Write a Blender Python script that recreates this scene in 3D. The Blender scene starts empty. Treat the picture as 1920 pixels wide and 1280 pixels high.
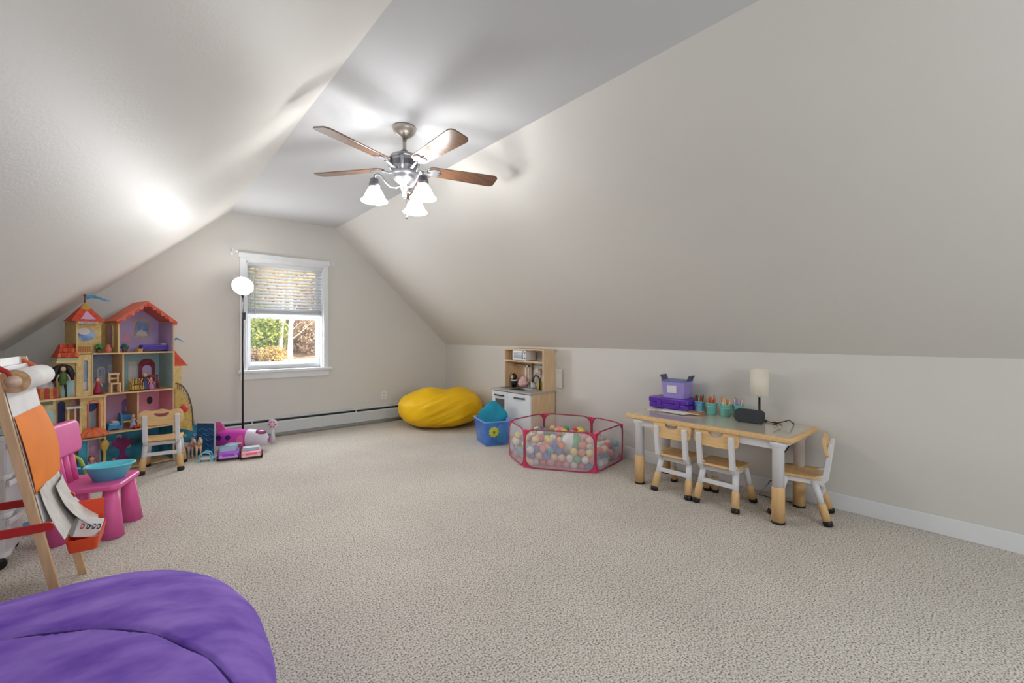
import bpy, bmesh, math, random
from mathutils import Vector, Matrix, noise as mnoise
random.seed(7)
scene = bpy.context.scene
col = scene.collection
PI = math.pi
R = math.radians

# ------------------------------------------------------------------ camera
FPX = 815.0                                   # focal length in pixels of the 1920 px wide frame
TH = math.atan(707 / 815)                     # the camera looks this far to the right of the room's long axis
CAMH = 1.15
HY = 631.0                                    # pixel row of the horizon
CT, ST = math.cos(TH), math.sin(TH)
cam_d = bpy.data.cameras.new('camera')
cam = bpy.data.objects.new('camera', cam_d); col.objects.link(cam)
cam_d.sensor_width = 36.0
cam_d.lens = FPX / 1920 * 36
cam_d.shift_y = -(640 - HY) / 1920
cam_d.clip_start = 0.05; cam_d.clip_end = 400
cam.location = (0, 0, CAMH)
cam.rotation_euler = (PI / 2, 0, -TH)
scene.camera = cam

# ------------------------------------------------------------------ view, world, sun, window daylight, added fill light
scene.view_settings.view_transform = 'Standard'
scene.view_settings.look = 'None'
scene.view_settings.gamma = 1
scene.view_settings.use_curve_mapping = False
scene.view_settings.exposure = 0.15
scene.cycles.use_denoising = True
scene.cycles.max_bounces = 8
scene.cycles.diffuse_bounces = 5
scene.cycles.transparent_max_bounces = 16
scene.cycles.sample_clamp_indirect = 6
scene.cycles.caustics_reflective = False
scene.cycles.caustics_refractive = False

world = bpy.data.worlds.new('sky'); scene.world = world
world.use_nodes = True
wn = world.node_tree
bgn = wn.nodes['Background']
bgn.inputs['Color'].default_value = (0.80, 0.90, 1.0, 1)
bgn.inputs['Strength'].default_value = 2.0

sun_d = bpy.data.lights.new('sun', 'SUN'); sun_d.energy = 6.0; sun_d.angle = R(2); sun_d.color = (1, .95, .86)
sun = bpy.data.objects.new('sun', sun_d); col.objects.link(sun)
sun.rotation_euler = (R(48), 0, R(62))        # light travels towards +y and -x, high over the house

def area(name, loc, rot, sx, sy, power, colr):
    d = bpy.data.lights.new(name, 'AREA'); d.shape = 'RECTANGLE'; d.size = sx; d.size_y = sy
    d.energy = power; d.color = colr
    o = bpy.data.objects.new(name, d); col.objects.link(o); o.location = loc; o.rotation_euler = rot
    return o
# daylight by the far window, and fill light from one added behind the camera
area('daylight_window_far', (1.35, 5.735, 1.10), (R(-90), 0, 0), .68, .52, 20, (.93, .97, 1))
area('added_fill_light', (1.35, -2.02, 1.40), (R(90), 0, 0), 1.5, 1.2, 28, (.93, .97, 1))

SHADE_E = 43.0                                # the fan's three frosted shades
GLOBE_E = 66.0                                # the floor lamp's disc

# ------------------------------------------------------------------ pixel -> place helpers
def ray(px, py):
    u = (px - 960) / FPX; v = (HY - py) / FPX
    return Vector((u * CT + ST, -u * ST + CT, v))
def G(px, py, z=0.0):
    d = ray(px, py); t = (z - CAMH) / d.z
    return Vector((d.x * t, d.y * t, z))
def WX(px, py, X):
    d = ray(px, py); t = X / d.x
    return Vector((X, d.y * t, CAMH + d.z * t))
def WY(px, py, Y):
    d = ray(px, py); t = Y / d.y
    return Vector((d.x * t, Y, CAMH + d.z * t))

# ------------------------------------------------------------------ materials
MATS = {}
def mat(name, c, rough=.5, metal=0.0, var=.06, vscale=8.0, bump=0.0, bscale=60.0, spec=.5, emit=0.0, sheen=0.0,
        c2=None, stretch=None, coat=0.0, alpha=1.0, trans=0.0, detail=3.0):
    if name in MATS: return MATS[name]
    m = bpy.data.materials.new(name); m.use_nodes = True
    nt = m.node_tree; b = nt.nodes['Principled BSDF']
    tc = nt.nodes.new('ShaderNodeTexCoord'); mp = nt.nodes.new('ShaderNodeMapping')
    nt.links.new(tc.outputs['Object'], mp.inputs['Vector'])
    if stretch: mp.inputs['Scale'].default_value = stretch
    nz = nt.nodes.new('ShaderNodeTexNoise'); nz.inputs['Scale'].default_value = vscale; nz.inputs['Detail'].default_value = detail
    nt.links.new(mp.outputs['Vector'], nz.inputs['Vector'])
    rp = nt.nodes.new('ShaderNodeValToRGB')
    a = tuple(max(0, x * (1 - var)) for x in c); z = tuple(min(1, x * (1 + var)) for x in c) if c2 is None else c2
    rp.color_ramp.elements[0].position = .3; rp.color_ramp.elements[1].position = .7
    rp.color_ramp.elements[0].color = (*a, 1); rp.color_ramp.elements[1].color = (*z, 1)
    nt.links.new(nz.outputs['Fac'], rp.inputs['Fac']); nt.links.new(rp.outputs['Color'], b.inputs['Base Color'])
    b.inputs['Roughness'].default_value = rough; b.inputs['Metallic'].default_value = metal
    b.inputs['Specular IOR Level'].default_value = spec
    if coat: b.inputs['Coat Weight'].default_value = coat
    if sheen:
        b.inputs['Sheen Weight'].default_value = sheen; b.inputs['Sheen Roughness'].default_value = .4
        b.inputs['Sheen Tint'].default_value = (*c, 1)
    if alpha < 1: b.inputs['Alpha'].default_value = alpha
    if trans: b.inputs['Transmission Weight'].default_value = trans
    if emit:
        b.inputs['Emission Color'].default_value = (*c, 1); b.inputs['Emission Strength'].default_value = emit
    if bump:
        n2 = nt.nodes.new('ShaderNodeTexNoise'); n2.inputs['Scale'].default_value = bscale; n2.inputs['Detail'].default_value = 3
        nt.links.new(mp.outputs['Vector'], n2.inputs['Vector'])
        bp = nt.nodes.new('ShaderNodeBump'); bp.inputs['Strength'].default_value = bump; bp.inputs['Distance'].default_value = .01
        nt.links.new(n2.outputs['Fac'], bp.inputs['Height']); nt.links.new(bp.outputs['Normal'], b.inputs['Normal'])
    MATS[name] = m
    return m
def srgb(r, g, b):
    f = lambda x: (x / 255 / 12.92) if x / 255 <= .04045 else ((x / 255 + .055) / 1.055) ** 2.4
    return (f(r), f(g), f(b))
def S(name, r, g, b, rough=.5, **k): return mat(name, srgb(r, g, b), rough, **k)

WALL = S('wall_paint', 217, 215, 210, .50, var=.012, vscale=1.5, bump=.06, bscale=90, spec=.42)
CEIL = S('ceiling_paint', 203, 205, 208, .75, var=.01, vscale=1.5, bump=.05, bscale=120, spec=.2)
TRIM = S('trim_white', 232, 235, 238, .38, var=.015)
WOOD = S('birch_wood', 224, 186, 132, .42, var=.10, vscale=5, stretch=(1, 14, 14), spec=.4)
WOODX = S('birch_ply', 222, 190, 150, .5, var=.08, vscale=5, stretch=(6, 6, 1))
SLEEVE = S('leg_sleeve_wood', 224, 184, 130, .4, var=.08, vscale=6, stretch=(12, 12, 1))
WHITEP = S('white_plastic', 222, 222, 226, .35, var=.02)
BLACK = S('black_plastic', 24, 23, 24, .4, var=.1)
CHARC = S('charcoal_fabric', 52, 56, 60, .7, var=.1, vscale=200, bump=.2, bscale=400)

def carpet_material():
    m = bpy.data.materials.new('carpet'); m.use_nodes = True; nt = m.node_tree; b = nt.nodes['Principled BSDF']
    tc = nt.nodes.new('ShaderNodeTexCoord')
    n1 = nt.nodes.new('ShaderNodeTexNoise'); n1.inputs['Scale'].default_value = 135; n1.inputs['Detail'].default_value = 4; n1.inputs['Roughness'].default_value = .6
    n2 = nt.nodes.new('ShaderNodeTexVoronoi'); n2.inputs['Scale'].default_value = 95
    n3 = nt.nodes.new('ShaderNodeTexNoise'); n3.inputs['Scale'].default_value = 1.6; n3.inputs['Detail'].default_value = 4
    for n in (n1, n2, n3): nt.links.new(tc.outputs['Object'], n.inputs['Vector'])
    r1 = nt.nodes.new('ShaderNodeValToRGB'); e = r1.color_ramp.elements
    e[0].position = .37; e[0].color = (*srgb(124, 115, 105), 1); e[1].position = .60; e[1].color = (*srgb(236, 231, 223), 1)
    x = r1.color_ramp.elements.new(.47); x.color = (*srgb(203, 196, 186), 1)
    nt.links.new(n1.outputs['Fac'], r1.inputs['Fac'])
    r3 = nt.nodes.new('ShaderNodeValToRGB'); r3.color_ramp.elements[0].color = (.90, .90, .90, 1); r3.color_ramp.elements[1].color = (1, 1, 1, 1)
    r3.color_ramp.elements[0].position = .35; r3.color_ramp.elements[1].position = .65
    nt.links.new(n3.outputs['Fac'], r3.inputs['Fac'])
    mx = nt.nodes.new('ShaderNodeMix'); mx.data_type = 'RGBA'; mx.blend_type = 'MULTIPLY'; mx.inputs[0].default_value = 1
    nt.links.new(r1.outputs['Color'], mx.inputs[6]); nt.links.new(r3.outputs['Color'], mx.inputs[7])
    nt.links.new(mx.outputs[2], b.inputs['Base Color'])
    b.inputs['Roughness'].default_value = .95; b.inputs['Specular IOR Level'].default_value = .1
    ad = nt.nodes.new('ShaderNodeMath'); ad.operation = 'ADD'
    nt.links.new(n1.outputs['Fac'], ad.inputs[0]); nt.links.new(n2.outputs['Distance'], ad.inputs[1])
    bp = nt.nodes.new('ShaderNodeBump'); bp.inputs['Strength'].default_value = .20; bp.inputs['Distance'].default_value = .01
    nt.links.new(ad.outputs[0], bp.inputs['Height']); nt.links.new(bp.outputs['Normal'], b.inputs['Normal'])
    return m
CARPET = carpet_material()

def see_through(name, c, opacity, rough=.6, gloss=0.0):
    m = bpy.data.materials.new(name); m.use_nodes = True; nt = m.node_tree
    out = nt.nodes['Material Output']; b = nt.nodes['Principled BSDF']
    b.inputs['Base Color'].default_value = (*c, 1); b.inputs['Roughness'].default_value = rough
    tr = nt.nodes.new('ShaderNodeBsdfTransparent'); mx = nt.nodes.new('ShaderNodeMixShader')
    nz = nt.nodes.new('ShaderNodeTexNoise'); nz.inputs['Scale'].default_value = 30
    mr = nt.nodes.new('ShaderNodeMapRange'); mr.inputs['To Min'].default_value = opacity * .9; mr.inputs['To Max'].default_value = opacity * 1.1
    nt.links.new(nz.outputs['Fac'], mr.inputs['Value']); nt.links.new(mr.outputs['Result'], mx.inputs['Fac'])
    nt.links.new(tr.outputs[0], mx.inputs[1]); nt.links.new(b.outputs[0], mx.inputs[2]); nt.links.new(mx.outputs[0], out.inputs['Surface'])
    MATS[name] = m
    return m

# ------------------------------------------------------------------ mesh builder
class MB:
    def __init__(s): s.v = []; s.f = []; s.m = []; s.s = []
    def add(s, vs, fs, mi=0, sm=False, M=None):
        k = len(s.v)
        for p in vs:
            p = Vector(p)
            if M is not None: p = M @ p
            s.v.append(p)
        for f in fs:
            s.f.append([k + i for i in f]); s.m.append(mi); s.s.append(sm)
        return s
    def box(s, c, d, M=None, mi=0):
        x, y, z = d[0] / 2, d[1] / 2, d[2] / 2
        vs = [Vector(c) + Vector((a * x, b * y, e * z)) for a in (-1, 1) for b in (-1, 1) for e in (-1, 1)]
        return s.add(vs, [(0, 1, 3, 2), (4, 6, 7, 5), (0, 4, 5, 1), (2, 3, 7, 6), (0, 2, 6, 4), (1, 5, 7, 3)], mi, False, M)
    def bx(s, x0, x1, y0, y1, z0, z1, M=None, mi=0):
        return s.box(((x0 + x1) / 2, (y0 + y1) / 2, (z0 + z1) / 2), (abs(x1 - x0), abs(y1 - y0), abs(z1 - z0)), M, mi)
    def tube(s, path, r, n=8, mi=0, closed=False, caps=True, M=None, flat=1.0):
        P = [Vector(p) for p in path]; k = len(P)
        rs = r if isinstance(r, (list, tuple)) else [r] * k
        vs = []; up = None
        for i, p in enumerate(P):
            if closed: t = P[(i + 1) % k] - P[i - 1]
            else: t = P[min(i + 1, k - 1)] - P[max(i - 1, 0)]
            if t.length < 1e-9: t = Vector((0, 0, 1))
            t.normalize()
            if up is None:
                up = Vector((0, 0, 1)) if abs(t.z) < .9 else Vector((1, 0, 0))
            a = t.cross(up)
            if a.length < 1e-6: a = t.cross(Vector((0, 1, 0)))
            a.normalize(); b = a.cross(t).normalized(); up = b
            for j in range(n):
                q = 2 * PI * j / n
                vs.append(p + a * (math.cos(q) * rs[i]) + b * (math.sin(q) * rs[i] * flat))
        fs = []
        for i in range(k if closed else k - 1):
            i2 = (i + 1) % k
            for j in range(n):
                j2 = (j + 1) % n
                fs.append((i * n + j, i * n + j2, i2 * n + j2, i2 * n + j))
        s.add(vs, fs, mi, True, M)
        if caps and not closed:
            kk = len(s.v) - len(vs)
            s.f.append([kk + j for j in range(n)][::-1]); s.m.append(mi); s.s.append(False)
            s.f.append([kk + (k - 1) * n + j for j in range(n)]); s.m.append(mi); s.s.append(False)
        return s
    def cyl(s, p0, p1, r0, r1=None, n=16, mi=0, M=None):
        return s.tube([p0, p1], [r0, r0 if r1 is None else r1], n, mi, M=M)
    def lathe(s, prof, n=24, c=(0, 0, 0), mi=0, M=None, sm=True, a0=0, a1=2 * PI):
        c = Vector(c); full = abs(a1 - a0 - 2 * PI) < 1e-6
        k = n if full else n + 1
        vs = []; fs = []
        for (r, z) in prof:
            for j in range(k):
                q = a0 + (a1 - a0) * j / n
                vs.append(c + Vector((max(r, 1e-5) * math.cos(q), max(r, 1e-5) * math.sin(q), z)))
        for i in range(len(prof) - 1):
            for j in range(n):
                j2 = (j + 1) % k
                fs.append((i * k + j, i * k + j2, (i + 1) * k + j2, (i + 1) * k + j))
        return s.add(vs, fs, mi, sm, M)
    def sph(s, c, r, nu=14, nv=9, mi=0, M=None, e=1.0):
        if not isinstance(r, (list, tuple)): r = (r, r, r)
        vs = []; fs = []
        sg = lambda x: math.copysign(abs(x) ** e, x)
        for i in range(nv + 1):
            ph = -PI / 2 + PI * i / nv
            for j in range(nu):
                q = 2 * PI * j / nu
                vs.append(Vector(c) + Vector((r[0] * sg(math.cos(ph)) * sg(math.cos(q)), r[1] * sg(math.cos(ph)) * sg(math.sin(q)), r[2] * sg(math.sin(ph)))))
        for i in range(nv):
            for j in range(nu):
                j2 = (j + 1) % nu
                fs.append((i * nu + j, i * nu + j2, (i + 1) * nu + j2, (i + 1) * nu + j))
        return s.add(vs, fs, mi, True, M)
    def prism(s, poly, d0, d1, plane='xz', mi=0, M=None):
        def mk(p, d):
            if plane == 'xz': return (p[0], d, p[1])
            if plane == 'xy': return (p[0], p[1], d)
            return (d, p[0], p[1])
        n = len(poly)
        vs = [mk(p, d0) for p in poly] + [mk(p, d1) for p in poly]
        fs = [list(range(n)), list(range(2 * n - 1, n - 1, -1))] + [(i, i + n, (i + 1) % n + n, (i + 1) % n) for i in range(n)]
        return s.add(vs, fs, mi, False, M)
    def ring(s, outer, inner, d0, d1, plane='xz', mi=0, M=None):
        def mk(p, d):
            if plane == 'xz': return (p[0], d, p[1])
            if plane == 'xy': return (p[0], p[1], d)
            return (d, p[0], p[1])
        n = len(outer); vs = [mk(p, d) for L in (outer, inner) for d in (d0, d1) for p in L]
        fs = []
        for i in range(n):
            j = (i + 1) % n
            fs += [(i, j, 2 * n + j, 2 * n + i), (n + i, 3 * n + i, 3 * n + j, n + j), (i, n + i, n + j, j), (2 * n + i, 2 * n + j, 3 * n + j, 3 * n + i)]
        return s.add(vs, fs, mi, False, M)
    def build(s, name, mats, parent=None, bevel=0, seg=2, sub=0, loc=None):
        me = bpy.data.meshes.new(name)
        me.from_pydata([tuple(p) for p in s.v], [], s.f)
        bm = bmesh.new(); bm.from_mesh(me)
        bmesh.ops.remove_doubles(bm, verts=bm.verts, dist=2e-5)
        bmesh.ops.recalc_face_normals(bm, faces=bm.faces)
        bm.to_mesh(me); bm.free()
        if len(me.polygons) == len(s.f):
            me.polygons.foreach_set('material_index', s.m); me.polygons.foreach_set('use_smooth', s.s)
        elif any(s.s):
            me.polygons.foreach_set('use_smooth', [True] * len(me.polygons))
        for m in (mats if isinstance(mats, (list, tuple)) else [mats]): me.materials.append(m)
        o = bpy.data.objects.new(name, me); col.objects.link(o)
        if parent is not None: o.parent = parent
        if loc is not None: o.location = loc
        if bevel:
            b = o.modifiers.new('bevel', 'BEVEL'); b.width = bevel; b.segments = seg; b.limit_method = 'ANGLE'; b.angle_limit = R(40)
        if sub:
            b = o.modifiers.new('sub', 'SUBSURF'); b.levels = sub; b.render_levels = sub
        return o

def tag(o, label, cat, group=None):
    o['label'] = label; o['category'] = cat
    if group: o['group'] = group
    return o
def thing(name, label, cat, loc=(0, 0, 0), rz=0, group=None):
    o = bpy.data.objects.new(name, None); col.objects.link(o); o.empty_display_size = .05
    o.location = loc; o.rotation_euler = (0, 0, rz)
    return tag(o, label, cat, group)
def struct(o): o['kind'] = 'structure'; return o
def dup(root, loc, rz, label, group=None):
    r = root.copy(); col.objects.link(r); r.location = loc; r.rotation_euler = (0, 0, rz); r['label'] = label
    if group: r['group'] = group
    for ch in list(root.children):
        c = ch.copy(); col.objects.link(c); c.parent = r
        for g in ch.children:
            e = g.copy(); col.objects.link(e); e.parent = c
    return r
def rrect(x0, x1, z0, z1, r, n=5):
    out = []
    for (cx, cz, a) in ((x1 - r, z1 - r, 0), (x0 + r, z1 - r, 90), (x0 + r, z0 + r, 180), (x1 - r, z0 + r, 270)):
        for i in range(n + 1):
            q = R(a + 90 * i / n); out.append((cx + r * math.cos(q), cz + r * math.sin(q)))
    return out
def arch(x0, x1, z0, z1, n=10):
    r = (x1 - x0) / 2; cx = (x0 + x1) / 2; zz = max(z0, z1 - r)
    return [(x0, z0), (x1, z0)] + [(cx + r * math.cos(PI * i / n), zz + (z1 - zz) * math.sin(PI * i / n)) for i in range(n + 1)]

# ------------------------------------------------------------------ room shell
XL, XR = -.835, 3.547; YE = 5.612; YB = -2.0
ZK, ZC = 1.032, 2.520; XC0, XC1 = .791, 1.920
def roof_z(x):
    if x < XC0: return ZK + (x - XL) * (ZC - ZK) / (XC0 - XL)
    if x > XC1: return ZK + (XR - x) * (ZC - ZK) / (XR - XC1)
    return ZC
T = .15
struct(MB().bx(XL - T, XR + T, YB - T, YE + T, -.12, 0).build('floor', CARPET))
struct(MB().bx(XC0 - .06, XC1 + .06, YB - T, YE + T, ZC, ZC + .12).build('ceiling', CEIL))
def slope(name, xa, xb):
    b = MB(); nx, ny = 2, 60
    n = Vector((ZC - ZK, 0, -(xb - xa))) if xa < xb else Vector((-(ZC - ZK), 0, -(xa - xb)))
    n.normalize(); o = -n * .14
    b.prism([(xa, ZK), (xb, ZC), (xb + o.x, ZC + o.z), (xa + o.x, ZK + o.z)], YB - T, YE + T)
    return struct(b.build(name, WALL))
slope('ceiling_slope_left', XL, XC0); slope('ceiling_slope_right', XR, XC1)
struct(MB().bx(XR, XR + T, YB - T, YE + T, 0, ZK).build('wall_right', WALL))
struct(MB().bx(XL - T, XL, YB - T, YE + T, 0, ZK).build('wall_left', WALL))
WX0, WX1, WZ0, WZ1 = .935, 1.765, .775, 2.0
def gable(name, y0, y1, hx0, hx1, hz0, hz1):
    b = MB(); xs = sorted({XL, XC0, hx0, hx1, XC1, XR})
    for a, c in zip(xs, xs[1:]):
        if a >= hx0 - 1e-6 and c <= hx1 + 1e-6:
            b.bx(a, c, y0, y1, 0, hz0); b.bx(a, c, y0, y1, hz1, ZC)
        else:
            b.prism([(a, 0), (c, 0), (c, roof_z(c)), (a, roof_z(a))], y0, y1)
    return struct(b.build(name, WALL))
gable('wall_back', YE, YE + T, WX0, WX1, WZ0, WZ1)
gable('wall_front', YB - T, YB, .60, 2.10, .80, 2.0)  # its opening holds the added fill window
struct(MB().bx(XR - .014, XR, YB, YE - .07, 0, .105).build('baseboard_right', TRIM, bevel=.004))
struct(MB().bx(XL, XL + .014, YB, YE - .07, 0, .105).build('baseboard_left', TRIM, bevel=.004))

# windows
GLASS = see_through('window_glass', (.9, .95, 1), .05, .05)
w1 = bpy.data.objects.new('window_1', None); col.objects.link(w1); w1.location = (1.35, YE, WZ0); struct(w1)
def wpart(b, name, m, **k):
    for v in b.v: v -= Vector((1.35, YE, WZ0))
    return b.build(name, m, w1, **k)
wpart(MB().bx(.875, WX0, YE - .02, YE, WZ0 - .02, WZ1 + .03), 'casing', TRIM, bevel=.004)
wpart(MB().bx(WX1, 1.825, YE - .02, YE, WZ0 - .02, WZ1 + .03), 'casing', TRIM, bevel=.004)
wpart(MB().bx(.86, 1.84, YE - .024, YE, WZ1 + .03, WZ1 + .085), 'casing', TRIM, bevel=.004)
wpart(MB().bx(WX0, WX1, YE - .018, YE, WZ1 - .002, WZ1 + .03), 'casing', TRIM)
wpart(MB().bx(.855, 1.86, YE - .05, YE + .10, WZ0 - .035, WZ0), 'sill', TRIM, bevel=.006)
wpart(MB().bx(.88, 1.83, YE - .02, YE, WZ0 - .105, WZ0 - .035), 'apron', TRIM, bevel=.004)
wpart(MB().bx(WX0, WX0 + .015, YE, YE + .13, WZ0, WZ1), 'jamb', TRIM)
wpart(MB().bx(WX1 - .015, WX1, YE, YE + .13, WZ0, WZ1), 'jamb', TRIM)
wpart(MB().bx(WX0, WX1, YE, YE + .13, WZ1 - .015, WZ1), 'jamb', TRIM)
def sash(z0, z1, y):
    b = MB(); x0, x1 = WX0 + .015, WX1 - .015
    b.bx(x0, x0 + .045, y, y + .03, z0, z1); b.bx(x1 - .045, x1, y, y + .03, z0, z1)
    b.bx(x0 + .045, x1 - .045, y, y + .03, z0, z0 + .05); b.bx(x0 + .045, x1 - .045, y, y + .03, z1 - .035, z1)
    wpart(b, 'sash', TRIM)
    wpart(MB().bx(x0 + .045, x1 - .045, y + .012, y + .018, z0 + .05, z1 - .035), 'pane', GLASS)
sash(WZ0, 1.40, YE + .075); sash(1.37, WZ1 - .015, YE + .106)

w2 = bpy.data.objects.new('added_fill_window', None); col.objects.link(w2); w2.location = (1.35, YB, .80); struct(w2)  # added window, unseen behind the camera, as a source of fill light
b = MB()
for (x0, x1, z0, z1) in ((-.75, -.69, 0, 1.2), (.69, .75, 0, 1.2), (-.69, .69, 0, .06), (-.69, .69, 1.14, 1.2), (-.02, .02, .06, 1.14)):
    b.bx(x0, x1, -.10, -.06, z0, z1)
b.build('sash', TRIM, w2)
MB().bx(-.85, .85, -.02, .03, -.05, 0).build('sill', TRIM, w2)

# venetian blind
BL = S('blind_slat', 236, 238, 239, .5, var=.01)
_nt = BL.node_tree; _tl = _nt.nodes.new('ShaderNodeBsdfTranslucent'); _tl.inputs['Color'].default_value = (.95, .96, .97, 1)
_mx = _nt.nodes.new('ShaderNodeMixShader'); _mx.inputs['Fac'].default_value = .68
_nt.links.new(_nt.nodes['Principled BSDF'].outputs[0], _mx.inputs[1]); _nt.links.new(_tl.outputs[0], _mx.inputs[2]); _nt.links.new(_mx.outputs[0], _nt.nodes['Material Output'].inputs['Surface'])
bl = thing('window_blind', 'white venetian blind pulled halfway down over the window', 'blind', (1.35, YE + .035, 1.38))
MB().bx(-.405, .405, -.028, .028, .575, .615).build('head_rail', BL, bl, bevel=.003)
slat_me = None
for i in range(14):
    if slat_me is None:
        b = MB(); pts = []
        for k in range(7):
            t = -1 + 2 * k / 6; pts.append((t * .025, .004 * (1 - t * t)))
        b.add([(x, p[0], p[1] + dz) for x in (-.4, .4) for dz in (0, .0022) for p in pts],
              [(k, k + 1, 14 + k + 1, 14 + k) for k in range(6)] + [(7 + k, 21 + k, 21 + k + 1, 7 + k + 1) for k in range(6)] +
              [(0, 14, 21, 7), (6, 13, 27, 20)] + [tuple(list(range(7)) + list(range(13, 6, -1))), tuple(list(range(20, 13, -1)) + list(range(21, 28)))], 0, True)
        so = b.build('slat', BL, bl); slat_me = so.data
    else:
        so = bpy.data.objects.new('slat', slat_me); col.objects.link(so); so.parent = bl
    so.location = (0, 0, .085 + .0365 * i); so.rotation_euler = (R(36), 0, 0)
b = MB()
for k in range(6): b.bx(-.4, .4, -.025, .025, .03 + k * .008, .036 + k * .008)
b.build('slat_stack', BL, bl)
MB().bx(-.402, .402, -.026, .026, 0, .028).build('bottom_rail', BL, bl, bevel=.004)
for x in (-.29, .0, .29):
    MB().cyl((x, -.028, .02), (x, -.028, .58), .0018, n=6).build('lift_cord', BL, bl)
MB().cyl((-.325, -.034, -.02), (-.325, -.034, .575), .0045, n=8).build('tilt_wand', S('wand_clear', 190, 194, 198, .2), bl)
b = MB().cyl((.32, -.033, .30), (.32, -.033, .575), .0015, n=6); b.lathe([(.0, .0), (.008, .004), (.004, .025), (0, .027)], 8, (.32, -.033, .28))
b.build('pull_cord', BL, bl)

for x, lab in ((.80, 'small white curtain rod bracket over the window corner above the floor lamp'), (1.885, 'small white curtain rod bracket over the window corner away from the floor lamp')):
    t = thing('curtain_bracket', lab, 'bracket', (x, YE, 2.075), 0, 'curtain rod brackets')
    MB().bx(-.012, .012, -.004, 0, -.03, .03).build('plate', TRIM, t, bevel=.002)
    s_ = 1 if x < 1 else -1
    MB().tube([(0, -.004, .01), (0, -.05, .01), (0, -.065, .018), (0, -.07, .03)], .005, 8).tube([(0, -.06, .012), (s_ * .05, -.06, .012)], .006, 8).build('arm', TRIM, t)

# baseboard heater along the window wall
HT = S('heater_enamel', 205, 210, 213, .35, var=.015)
DK = S('heater_dark', 50, 50, 50, .7)
ht = thing('baseboard_heater', 'long white baseboard heater along the foot of the window wall', 'heater', (1.4, YE, 0))
MB().bx(-2.1, 2.13, -.008, 0, .02, .225).build('back_plate', HT, ht)
MB().prism([(-.066, .045), (-.070, .05), (-.070, .165), (-.062, .18), (-.058, .18), (-.064, .163), (-.064, .05)], -2.1, 2.13, 'yz').build('front_panel', HT, ht)
MB().prism([(-.008, .225), (-.05, .218), (-.056, .208), (-.053, .207), (-.048, .213), (-.008, .219)], -2.1, 2.13, 'yz').build('top_hood', HT, ht)
MB().bx(-2.1, 2.13, -.05, -.01, .05, .19).build('fin_core', DK, ht)
for x in (-.42, .75): MB().bx(x, x + .012, -.058, -.004, .02, .215).build('bracket', HT, ht)
MB().prism([(0, 0), (-.072, 0), (-.072, .17), (-.058, .225), (0, .228)], 2.13, 2.142, 'yz').build('end_cap', HT, ht)

ol = thing('wall_outlet', 'white double wall outlet above the baseboard heater', 'outlet', (2.561, YE, .352))
MB().bx(-.036, .036, -.006, 0, -.058, .058).build('cover_plate', TRIM, ol, bevel=.003)
for z in (-.024, .024):
    s_ = MB().prism(rrect(-.014, .014, z - .016, z + .016, .008), -.009, -.005).build('socket', WHITEP, ol)
    MB().bx(-.007, -.004, -.0095, -.008, z - .006, z + .008).bx(.004, .007, -.0095, -.008, z - .006, z + .008).build('slot', DK, s_)

# ------------------------------------------------------------------ ceiling fan
PEW = S('brushed_pewter', 160, 162, 168, .36, metal=.85, var=.12, vscale=20, stretch=(1, 1, 6))
PEWD = S('dark_pewter', 112, 113, 120, .35, metal=.85, var=.15, vscale=30)
CANOPY = S('aged_pewter', 176, 168, 160, .38, metal=.7, var=.1)
BLADE = S('walnut_blade', 108, 78, 60, .26, var=.28, vscale=7, stretch=(1.2, 12, 12), spec=.6, coat=.5)
SHADE = mat('frosted_glass_lit', (1, .985, .965), .4, emit=SHADE_E)
FX, FY = 1.335, 2.615
fan = thing('ceiling_fan', 'five-blade pewter and walnut ceiling fan with three lit frosted bell lamps', 'ceiling fan', (FX, FY, ZC))
MB().lathe([(0, 0), (.075, 0), (.078, -.008), (.07, -.03), (.045, -.055), (.022, -.066), (.018, -.075), (0, -.075)], 28).build('canopy', CANOPY, fan)
MB().cyl((0, 0, -.07), (0, 0, -.17), .0125, n=14).build('downrod', CANOPY, fan)
hs = MB().lathe([(0, -.15), (.022, -.152), (.03, -.165), (.06, -.178), (.088, -.19), (.092, -.20), (.088, -.206), (.082, -.21), (.086, -.225), (.082, -.26), (.074, -.29), (.078, -.297), (.08, -.305), (.076, -.313), (.07, -.318),
                 (.072, -.33), (.066, -.345), (.05, -.36), (.036, -.375), (.028, -.395), (.018, -.42), (.014, -.45), (.010, -.462), (0, -.465)], 32).build('motor_housing', PEW, fan)
for k in range(5):
    q = R(-161 + 36 + 72 * k); M = Matrix.Rotation(q, 4, 'Z')
    MB().tube([(.085, 0, -.205), (.098, 0, -.225), (.096, 0, -.26), (.082, 0, -.295)], [.010, .012, .010, .006], 8, M=M).build('rib', PEW, hs)
MB().lathe([(.0865, -.228), (.0835, -.262)], 32).build('band', PEWD, hs)
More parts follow.
